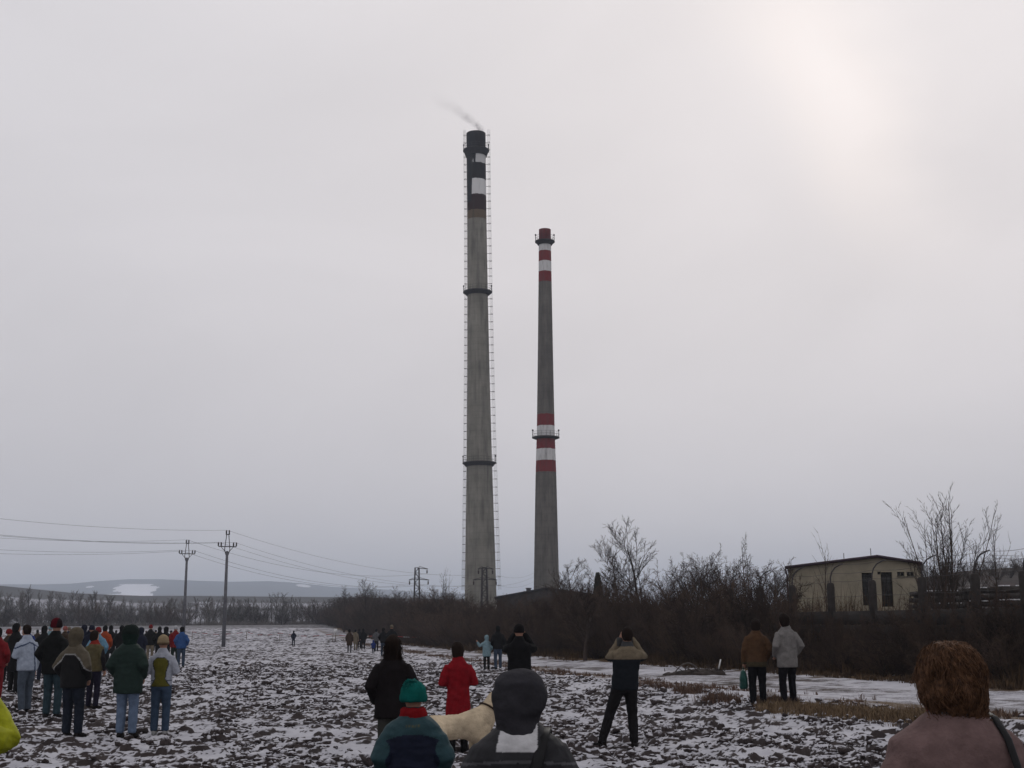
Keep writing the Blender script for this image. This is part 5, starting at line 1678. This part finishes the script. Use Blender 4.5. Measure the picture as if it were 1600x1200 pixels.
# ---- long haired woman
J = joints('pockets')
o = person('woman with long dark hair, black coat and grey trousers beside the red coat', 614, 14.7, 991, J, R(6), topz=1.765)
wear(o, 'coat', jacket_mb(J, .76, .215, .20, .215, .145, .075, .055), solid((0.0135, 0.011, 0.012)), cr=.006, seed=12)
wear(o, 'trousers', trousers_mb(J), solid((0.050, 0.050, 0.045))); shoes(o, J)
DH = bark('dark_hair', (0.006, 0.004, 0.004), (0.015, 0.010, 0.008))
me = bake(hair_mb(J, 'long'), .010, 2, None, 'hair'); crease(me, .007, (26, 26, 3), 5); me.materials.append(DH); hr = ob('hair', me, o)
rng = random.Random(8); SS = []; pv_ = mco(me); nv_ = mno(me)
for k in range(500):
    i = rng.randrange(len(pv_)); p = Vector(pv_[i].tolist()); n_ = Vector(nv_[i].tolist()); pts = [p]
    d_ = Vector((0, 0, -1)) + n_ * .12
    for q in range(4): d_ = d_ + Vector((rng.gauss(0, .2), rng.gauss(0, .1), 0)); pts.append(pts[-1] + d_.normalized() * .03)
    SS.append(pts)
ob('loose_strands', strands(SS, DH, 'loose_strands', .003), hr)

# ---- woman in the red coat
J = joints('front', head=(-.01, .03))
o = person('woman in a long red coat with dark gathered hair', 716, 17.5, 1002, J, R(14), topz=1.765)
wear(o, 'coat', jacket_mb(J, .34, .20, .165, .215, .135, .068, .05), solid((0.235, 0.010, 0.016)), cr=.009, seed=22)
wear(o, 'trousers', trousers_mb(J, .9), solid(BLACK)); shoes(o, J)
me = bake(hair_mb(J, 'nape'), .011, 2, None, 'hair'); crease(me, .006, (20, 20, 8), 4); me.materials.append(DH); ob('hair', me, o)

# ---- man taking a picture, beige yoke
J = joints('camera', fx=(-.36, .13), fy=(-.05, .06), head=(.005, .0), lean=(.05, -.03), toe=(-.9, .2))
o = person('man in a beige and dark jacket raising a camera with legs apart', 974, 18.6, 979, J, R(0), topz=1.765)
DKB = (0.014, 0.017, 0.022)
wear(o, 'jacket', jacket_mb(J, .84, .205, .19, .198, .14, .075, .055), block((lambda p, n: p[:, 2] < 1.285 - .0 * p[:, 0], DKB), (lambda p, n: (p[:, 2] > 1.475) & (np.abs(p[:, 0] - .03) < .12), (0.06, 0.062, 0.065)), base=(0.185, 0.150, 0.105)), cr=.009, seed=31)
wear(o, 'trousers', trousers_mb(J, 1.02), solid((0.015, 0.014, 0.015)), cr=.009); shoes(o, J, r=.052)
me = bake(hair_mb(J, 'short'), .010, 2, None, 'hair'); crease(me, .004, (30, 30, 20), 4); me.materials.append(DH); ob('hair', me, o)
CAMM = plain('camera_plastic', (0.015, 0.015, 0.016), 0.4)


def small_camera(o, J, label):
    """compact camera held in front of the face"""
    hx, hy, hz = J['head']; k = o.scale.x
    M = o.matrix_basis
    c = empty('camera_in_hands', M @ Vector((hx, hy + .17, hz + .02)), o.rotation_euler.z, k)
    mb = MB(); mb.loft([(0, 0, -.035, .055, .018), (0, 0, -.03, .058, .02), (0, 0, .03, .058, .02), (0, 0, .036, .05, .016)], 16, 5); ob('camera_body', mb.mesh('camera_body', CAMM, True), c)
    mb = MB(); mb.chain([(0.01, .015, 0), (0.01, .05, 0)], [.024, .022], 14, cap=False); ob('lens', mb.mesh('lens', CAMM, True), c)
    tag(c, label, 'camera', 'cameras held up')


small_camera(o, J, 'small camera held up to the face by the man with legs apart')

# ---- tall man in black photographing
J = joints('camera', fx=(-.12, .12))
o = person('man in a black coat photographing, behind the charcoal hooded person', 811, 23.0, 974.5, J, R(-3), topz=1.765)
wear(o, 'coat', jacket_mb(J, .66, .215, .205, .21, .145, .078, .058), solid((0.011, 0.011, 0.012)), cr=.008, seed=41)
wear(o, 'trousers', trousers_mb(J), solid((0.012, 0.012, 0.014))); shoes(o, J)
wear(o, 'cap', cap_mb(J, 1.03, .95), solid((0.012, 0.011, 0.012)), KNIT, .011, 0)
small_camera(o, J, 'small camera held up by the man in the black coat')

# ---- couple by the track
J = joints('pockets', arms_l='down')
o = person('man in a brown jacket and black trousers, left of the couple by the track', 1180, 26.6, 966, J, R(-4), topz=1.765)
wear(o, 'jacket', jacket_mb(J, .80, .215, .205, .205, .14, .074, .055), block((lambda p, n: p[:, 2] < .90, (0.062, 0.050, 0.030)), base=(0.088, 0.048, 0.026)), cr=.008, seed=51)
wear(o, 'trousers', trousers_mb(J, 1.05), solid((0.010, 0.010, 0.012)), cr=.008); shoes(o, J)
me = bake(hair_mb(J, 'nape'), .011, 2, None, 'hair'); me.materials.append(DH); ob('hair', me, o)
wr = o.matrix_basis @ Vector(J['arms'][-1][2])
bg = empty('carrier_bag', wr + Vector((-.02, .03, -.52)), R(80))
mb = MB(); mb.loft([(0, 0, 0, .14, .06), (0, 0, .03, .16, .08), (0, 0, .22, .16, .07), (0, 0, .34, .12, .04), (0, 0, .37, .05, .02)], 16, 3)
me = bake(mb, .012, 1); crease(me, .012, (9, 9, 9), 3); me.materials.append(plain('green_plastic', (.010, .045, .038), .4)); ob('bag_body', me, bg)
mb = MB(); mb.chain([(-.06, 0, .35), (-.02, 0, .44), (.0, 0, .455), (.02, 0, .44), (.06, 0, .35)], [.008] * 5, 8); ob('bag_handle', mb.mesh('bag_handle', _mats['green_plastic']), bg)
tag(bg, 'dark green carrier bag in the hand of the brown jacketed man', 'bag')

J = joints('pockets', head=(-.03, .02))
o = person('person in a light grey coat and black trousers, right of the couple by the track', 1227, 26.4, 958, J, R(16), topz=1.765)
wear(o, 'coat', jacket_mb(J, .74, .205, .20, .205, .135, .072, .055), solid((0.205, 0.195, 0.190)), cr=.007, seed=55)
wear(o, 'trousers', trousers_mb(J), solid((0.011, 0.010, 0.013)), cr=.008); shoes(o, J)
me = bake(hair_mb(J, 'nape'), .011, 2, None, 'hair'); crease(me, .006, (18, 18, 18), 4); me.materials.append(DH); ob('hair', me, o)

# ---- group at the left
J = joints('pockets')
o = person('person in a green hooded parka and light blue jeans', 204, 20.9, 975, J, R(-6), topz=1.79)
wear(o, 'parka', jacket_mb(J, .70, .24, .228, .232, .165, .088, .062), solid((0.016, 0.032, 0.027)), SHINY, cr=.010, crs=(4, 4, 12), seed=61)
wear(o, 'hood', hood_mb(J, True, 1.12), block((lambda p, n: p[:, 2] < 1.62, (0.013, 0.026, 0.022)), base=(0.013, 0.020, 0.018)), CLOTH, .012, .012, (14, 14, 14), 4)
wear(o, 'jeans', trousers_mb(J, 1.05, .062), solid((0.135, 0.185, 0.275)), cr=.008); shoes(o, J, r=.05)

J = joints('front')
o = person('woman in a beige knit cap and white jacket with an olive back panel', 255, 21.4, 991, J, R(2), topz=1.79)
OL = (0.125, 0.115, 0.018)


def panel(p):
    w = np.interp(p[:, 2], [.86, .93, 1.0, 1.15, 1.26, 1.33, 1.37], [.175, .125, .085, .10, .135, .12, .06])
    return (np.abs(p[:, 0]) < w) & (p[:, 1] < -.02) & (p[:, 2] < 1.365), (np.abs(p[:, 0]) < w + .014) & (p[:, 1] < -.02) & (p[:, 2] < 1.38)


wear(o, 'jacket', jacket_mb(J, .86, .215, .19, .185, .135, .078, .055), block((lambda p, n: panel(p)[1], (0.02, 0.025, 0.04)), (lambda p, n: (np.abs(p[:, 2] - .965) < .010) & (np.abs(p[:, 0]) < .19), (0.03, 0.035, 0.06)), (lambda p, n: panel(p)[0], OL), base=(0.37, 0.39, 0.45)), SHINY, .010, .004, (6, 6, 9), 66)
wear(o, 'jeans', trousers_mb(J, 1.02, .064), solid((0.048, 0.075, 0.120)), cr=.007); shoes(o, J, (0.30, 0.30, 0.30))
wear(o, 'knit_cap', cap_mb(J, 1.10, 1.1), block((lambda p, n: p[:, 2] < J['head'][2] + .005, (0.16, 0.11, 0.07)), base=(0.34, 0.265, 0.165)), KNIT, .010, .003, (20, 20, 8), 3)

J = joints('pockets', fx=(-.09, .13))
o = person('person in a black jacket with a beige hood and shoulders and white piping', 119, 21.0, 979, J, R(-14), topz=1.79)
BG = (0.105, 0.088, 0.062)
yk = lambda p: p[:, 2] - (1.33 - 1.15 * np.maximum(np.abs(p[:, 0]) - .09, 0))
wear(o, 'jacket', jacket_mb(J, .80, .235, .222, .222, .155, .086, .062), block((lambda p, n: yk(p) > 0, (0.36, 0.36, 0.36)), (lambda p, n: yk(p) > .026, BG), base=(0.011, 0.011, 0.012)), SHINY, .011, .006, (5, 5, 10), 71)
wear(o, 'hood', hood_mb(J, True, .95), solid(BG), CLOTH, .011, .006, (8, 8, 12), 5)
wear(o, 'jeans', trousers_mb(J, 1.08, .066), solid((0.019, 0.024, 0.036)), cr=.009); shoes(o, J, r=.05)

J = joints('down', arms_l='front', lean=(.02, .09), fy=(-.05, .05), head=(.0, .05))
o = person('person leaning in a pale blue and white jacket with navy piping and grey jeans', 46, 27.2, 975, J, R(52), topz=1.765)
wear(o, 'jacket', jacket_mb(J, .84, .205, .195, .205, .145, .075, .055), block((lambda p, n: np.abs(p[:, 2] - (1.40 - .45 * np.abs(p[:, 0]))) < .014, (0.03, 0.05, 0.11)), (lambda p, n: (np.abs(p[:, 0] - .10) < .015) & (p[:, 2] < 1.36), (0.03, 0.05, 0.11)), base=(0.36, 0.41, 0.50)), SHINY, .012, .006, (5, 5, 9), 81)
wear(o, 'jeans', trousers_mb(J, 1.0, .060), solid((0.085, 0.105, 0.135)), cr=.007); shoes(o, J)
me = bake(hair_mb(J, 'short'), .012, 2, None, 'hair'); me.materials.append(DH); ob('hair', me, o)

J = joints('pockets')
o = person('tall man in a dark jacket, jeans and dark red cap', 88, 25.6, 964.5, J, R(-8), topz=1.79)
wear(o, 'jacket', jacket_mb(J, .78, .225, .215, .215, .15, .078, .058), solid((0.012, 0.013, 0.013)), cr=.008, seed=91)
wear(o, 'jeans', trousers_mb(J, 1.02, .062), solid((0.032, 0.055, 0.068)), cr=.007); shoes(o, J)
wear(o, 'cap', cap_mb(J, 1.08, 1.1), block((lambda p, n: np.abs(p[:, 0]) > .055, (0.018, 0.010, 0.012)), base=(0.085, 0.008, 0.014)), KNIT, .011, 0)

J = joints('down', head=(-.02, .02))
o = person('person in a khaki jacket with a red collar and dark trousers', 149, 28.4, 984, J, R(-20), topz=1.765)
wear(o, 'jacket', jacket_mb(J, .84, .205, .195, .20, .14, .072, .055), block((lambda p, n: (p[:, 2] > 1.44), (0.24, 0.03, 0.02)), (lambda p, n: np.abs(p[:, 0]) > .245, (0.02, 0.018, 0.02)), base=(0.115, 0.096, 0.050)), cr=.007, seed=95)
wear(o, 'trousers', trousers_mb(J, .95), solid((0.018, 0.016, 0.030)), cr=.006); shoes(o, J)
me = bake(hair_mb(J, 'nape'), .012, 2, None, 'hair'); me.materials.append(DH); ob('hair', me, o)

# ---- crowd farther out: shared figures, own colours
def crowd_proto(arms, hem, headgear, puff=1.0, **kw):
    J = joints(arms, **kw); parts = []
    b_ = body_mesh(J, False); parts.append(('body', b_))
    parts.append(('jacket', bake(jacket_mb(J, hem, .215 * puff, .20 * puff, .208 * puff, .145 * puff, .076 * puff, .056), .018, 2, .6)))
    parts.append(('trousers', bake(trousers_mb(J), .018, 2, .6)))
    parts.append(('headwear' if headgear in ('cap', 'hood') else 'hair', bake({'cap': lambda: cap_mb(J, 1.06), 'hood': lambda: hood_mb(J, True), 'hair': lambda: hair_mb(J, 'nape')}[headgear](), .016, 2, .6)))
    for s in (-1, 1): parts.append(('shoe', bake(shoe_mb(J, s), .016, 1, .6)))
    for n_, me in parts:
        if n_ != 'jacket': pass
        me.materials.append(SKIN)
    crease(parts[1][1], .008, (6, 6, 11), hash(hem) % 50)
    return parts


PROTO = {'plain': crowd_proto('pockets', .82, 'hair'), 'cap': crowd_proto('pockets', .80, 'cap', 1.06), 'coat': crowd_proto('down', .55, 'hair'),
         'hood': crowd_proto('front', .76, 'hood', 1.08), 'photo': crowd_proto('camera', .82, 'cap', fx=(-.14, .14)), 'wave': crowd_proto('pockets', .70, 'hood', 1.05, arms_l='wave')}
CC = {'black': (.012, .012, .013), 'navy': (.014, .017, .032), 'red': (.17, .013, .016), 'blue': (.040, .095, .25), 'skyblue': (.13, .26, .36), 'brown': (.05, .032, .022), 'beige': (.17, .14, .10),
      'grey': (.10, .10, .105), 'white': (.45, .46, .48), 'jeans': (.045, .065, .10), 'dkgreen': (.016, .028, .022), 'orange': (.30, .055, .018), 'royal': (.016, .035, .16), 'pink': (.30, .10, .09), 'paleblue': (.20, .30, .34)}


CC = {k_: tuple(x * .72 for x in v) for k_, v in CC.items()}


def crowd(label, px, Y, ytop, kind, jac, tro, hat='black', yaw=0.0, H=None):
    if px < 300: Y *= 0.94
    g = stand(px, ytop + 20, Y); h = H or (at(px, ytop, Y).z - g.z)
    print('crowd', px, 'H=%.2f' % h)
    o = empty('person', g, yaw, h / 1.775); tag(o, label, 'person', 'onlookers in the crowd')
    for n_, me in PROTO[kind]:
        c = ob(n_, me, o)
        if n_ != 'body':
            colr = {'jacket': jac, 'trousers': tro, 'headwear': hat, 'hair': 'black', 'shoe': 'black'}[n_]
            c.material_slots[0].link = 'OBJECT'; c.material_slots[0].material = plain('fabric_' + colr, CC[colr], .9, .25, 8.0)
    return o


LIST = [
    ('man in a black jacket and jeans with his back turned beside the pale blue child', 778, 50, 976.5, 'plain', 'black', 'jeans'),
    ('small child in a pale blue hooded coat with one arm raised at the field edge', 760.5, 50, 992, 'wave', 'paleblue', 'black', 'paleblue'),
    ('person in a red jacket and red trousers at the left edge of the crowd', -3, 33, 979, 'plain', 'red', 'red'),
    ('person in a red cap and brown jacket right behind the leftmost red one', 13, 45, 982, 'cap', 'brown', 'black', 'red'),
    ('broad man in black with dark hair left of the pale blue jacket', 25, 38, 972, 'coat', 'black', 'black'),
    ('onlooker in a royal blue jacket behind the leaning pale blue jacket', 43, 52, 977, 'plain', 'royal', 'black'),
    ('dark clothed onlooker between the pale blue jacket and the tall capped man', 69, 46, 976, 'plain', 'black', 'navy'),
    ('onlooker in a pale blue cap just left of the dark red cap', 78, 72, 978, 'cap', 'paleblue', 'jeans', 'paleblue'),
    ('onlooker with a pinkish hat just right of the dark red cap', 101, 62, 978, 'cap', 'brown', 'black', 'pink'),
    ('onlooker with a beige hat left of the beige hood', 107, 76, 979, 'cap', 'navy', 'black', 'beige'),
    ('dark navy onlooker right of the beige hood', 131, 60, 976, 'hood', 'navy', 'black', 'navy'),
    ('onlooker in a navy jacket and cap left of the sky blue jacket', 143, 48, 976, 'photo', 'navy', 'black', 'navy'),
    ('onlooker in a sky blue jacket with a red hat', 153, 44, 979, 'cap', 'skyblue', 'jeans', 'red'),
    ('onlooker in an orange red jacket left of the long black coat', 164, 58, 976, 'plain', 'orange', 'black'),
    ('onlooker in a long black coat left of the green parka', 173, 66, 976, 'coat', 'black', 'black'),
    ('dark onlooker half hidden by the left side of the green parka', 190, 60, 976, 'plain', 'black', 'black'),
    ('dark onlooker half hidden by the right side of the green parka', 220, 55, 980, 'hood', 'navy', 'brown', 'navy'),
    ('onlooker in a black jacket with a red collar and beige trousers', 235, 74, 975.5, 'cap', 'black', 'beige', 'red'),
    ('black clothed onlooker behind the beige knit cap, left one', 249, 70, 978, 'plain', 'black', 'black'),
    ('black clothed onlooker behind the beige knit cap, right one', 259, 68, 979, 'hood', 'black', 'navy', 'black'),
    ('onlooker in a dark red jacket and white hat beside the blue jacket', 274, 66, 977, 'cap', 'red', 'dkgreen', 'white'),
    ('onlooker in a bright blue jacket and jeans at the right end of the crowd', 284, 62, 978, 'plain', 'blue', 'jeans'),
    ('lone figure in dark clothes standing far out on the field', 458.5, 132, 985, 'plain', 'navy', 'navy'),
    ('dark figure with grey trousers leftmost in the far group by the track', 546, 92, 982.5, 'coat', 'brown', 'grey'),
    ('figure in a beige coat in the far group by the track', 555.5, 104, 983, 'coat', 'beige', 'beige'),
    ('thin dark figure right of the beige coat in the far group', 561.5, 108, 982, 'plain', 'black', 'black'),
    ('black figure standing apart in the middle of the far group', 567.5, 106, 981.5, 'coat', 'black', 'black'),
    ('small child in a blue jacket crouched low in the far group', 583, 88, 1000, 'hood', 'royal', 'navy', 'royal'),
    ('grey jacketed figure behind the blue child in the far group', 588, 96, 982, 'plain', 'grey', 'black'),
    ('dark figure left of the long haired woman, with jeans', 599, 80, 980, 'plain', 'black', 'jeans'),
    ('dark figure in a pale cap above the long haired woman', 612, 78, 976, 'cap', 'black', 'black', 'beige'),
]
rng = random.Random(6)
for r_ in LIST: crowd(*r_, yaw=rng.uniform(-.5, .5))
far = [('tiny %s onlooker at the back of the crowd, %s', px, c_, w_) for px, c_, w_ in (
    (58, 'brown', 'above the pale blue jacket'), (93, 'brown', 'behind the dark red cap'), (116, 'grey', 'above the beige hood'), (124, 'white', 'right above the beige hood'),
    (137, 'navy', 'between the navy figures'), (181, 'navy', 'right of the long black coat'), (210, 'navy', 'behind the green hood'), (228, 'grey', 'left of the red collar'), (243, 'beige', 'right of the red collar'), (267, 'black', 'left of the white hat'))]
for f_, px, c_, w_ in far:
    crowd(f_ % (c_, w_), px, rng.uniform(95, 125), 979 + rng.uniform(-2, 2), rng.choice(['plain', 'cap', 'coat']), c_, 'black', rng.choice(['black', 'brown', 'beige', 'navy']), rng.uniform(-.5, .5), H=rng.uniform(1.62, 1.82))

# ================================================================== dog
FUR = plain('cream_fur', (0.43, 0.35, 0.245), 0.9, 0.35, 5.0, 0.5, 60.0)
mb = MB()
spine = [(-.42, 0, .53), (-.34, 0, .54), (-.20, 0, .545), (0, 0, .545), (.18, 0, .555), (.30, 0, .60)]
mb.chain(spine, [.105, .135, .125, .125, .155, .145], 16, .86, up=(0, 0, 1))
mb.chain([(.20, 0, .50), (.27, 0, .44)], [.13, .10], 14)                                                     # deep chest
mb.chain([(.28, 0, .60), (.38, 0, .70), (.46, 0, .78)], [.115, .095, .085], 14)                                # neck
mb.chain([(.46, 0, .80), (.53, 0, .805)], [.085, .078], 14, .9)                                               # skull
mb.chain([(.56, 0, .785), (.64, 0, .77), (.69, 0, .765)], [.055, .045, .036], 12, .9)                         # muzzle
for s in (-1, 1):
    mb.chain([(.26, s * .085, .50), (.25, s * .09, .34), (.27, s * .09, .22), (.26, s * .09, .06)], [.075, .048, .036, .030], 10)
    mb.chain([(.26, s * .09, .035), (.31, s * .09, .03)], [.034, .032], 8)
    mb.chain([(-.34, s * .085, .52), (-.28, s * .095, .38), (-.33, s * .095, .27), (-.42, s * .095, .19), (-.39, s * .095, .05)], [.105, .075, .05, .034, .030], 10)
    mb.chain([(-.39, s * .095, .035), (-.33, s * .095, .03)], [.034, .032], 8)
    mb.chain([(.46, s * .075, .84), (.45, s * .095, .79), (.455, s * .092, .735)], [.020, .030, .020], 10, .4, up=(1, 0, 0))  # ears
mb.chain([(-.43, 0, .57), (-.56, 0, .52), (-.66, 0, .42), (-.72, 0, .36)], [.05, .042, .032, .02], 10)       # tail
me = bake(mb, .012, 3, None, 'body'); crease(me, .004, (18, 18, 18), 7); me.materials.append(FUR)
g = stand(717, 1135, 14.8)
dg_ = empty('dog', g, R(38), 1.08)
ob('body', me, dg_)
for s in (-1, 1):
    mb = MB(); mb.ball((.575, s * .042, .825), .012, 8, 6); ob('eye', mb.mesh('eye', plain('dark_eye', (.01, .008, .006), .2), True), dg_)
mb = MB(); mb.ball((.715, 0, .775), (.02, .022, .017), 8, 6); ob('nose', mb.mesh('nose', plain('dark_eye', (.01, .008, .006), .2), True), dg_)
mb = MB(); c0 = Vector((.385, 0, .705)); dn = Vector((.62, 0, .78)).normalized(); u_ = Vector((0, 1, 0)); v_2 = dn.cross(u_)
mb.chain([c0 + (u_ * math.cos(a) + v_2 * math.sin(a)) * .105 for a in np.linspace(0, 2 * math.pi, 21)], [.011] * 21, 8)
co = ob('collar', mb.mesh('collar', plain('collar_leather', (.03, .018, .012), .5)), dg_)
mb = MB(); mb.ball((.47, -.03, .61), .018, 8, 6); ob('collar_ring', mb.mesh('collar_ring', plain('bright_metal', (.5, .5, .5), .3, metal=1.0)), co)
tag(dg_, 'cream coloured dog with a dark collar standing behind the teal hatted child', 'dog')
HAZE = 2.4e-4

# ================================================================== winter air
m = bpy.data.materials.new('winter_haze'); m.use_nodes = True; nt = m.node_tree; nt.nodes.clear()
out = N(nt, 'ShaderNodeOutputMaterial'); pv = N(nt, 'ShaderNodeVolumePrincipled')
pv.inputs['Color'].default_value = (0.76, 0.85, 0.98, 1)
pv.inputs['Density'].default_value = HAZE
pv.inputs['Anisotropy'].default_value = 0.0
nt.links.new(pv.outputs[0], out.inputs['Volume'])
mb = MB(); x0, x1, y0, y1, z0, z1 = -9500, 9500, -350, 11500, -7, 320
mb.box(((x0 + x1) / 2, (y0 + y1) / 2, (z0 + z1) / 2), (x1 - x0, y1 - y0, z1 - z0))
tag(ob('haze', mb.mesh('haze', m)), 'thin bluish winter haze over the fields and hills', 'haze', kind='stuff')
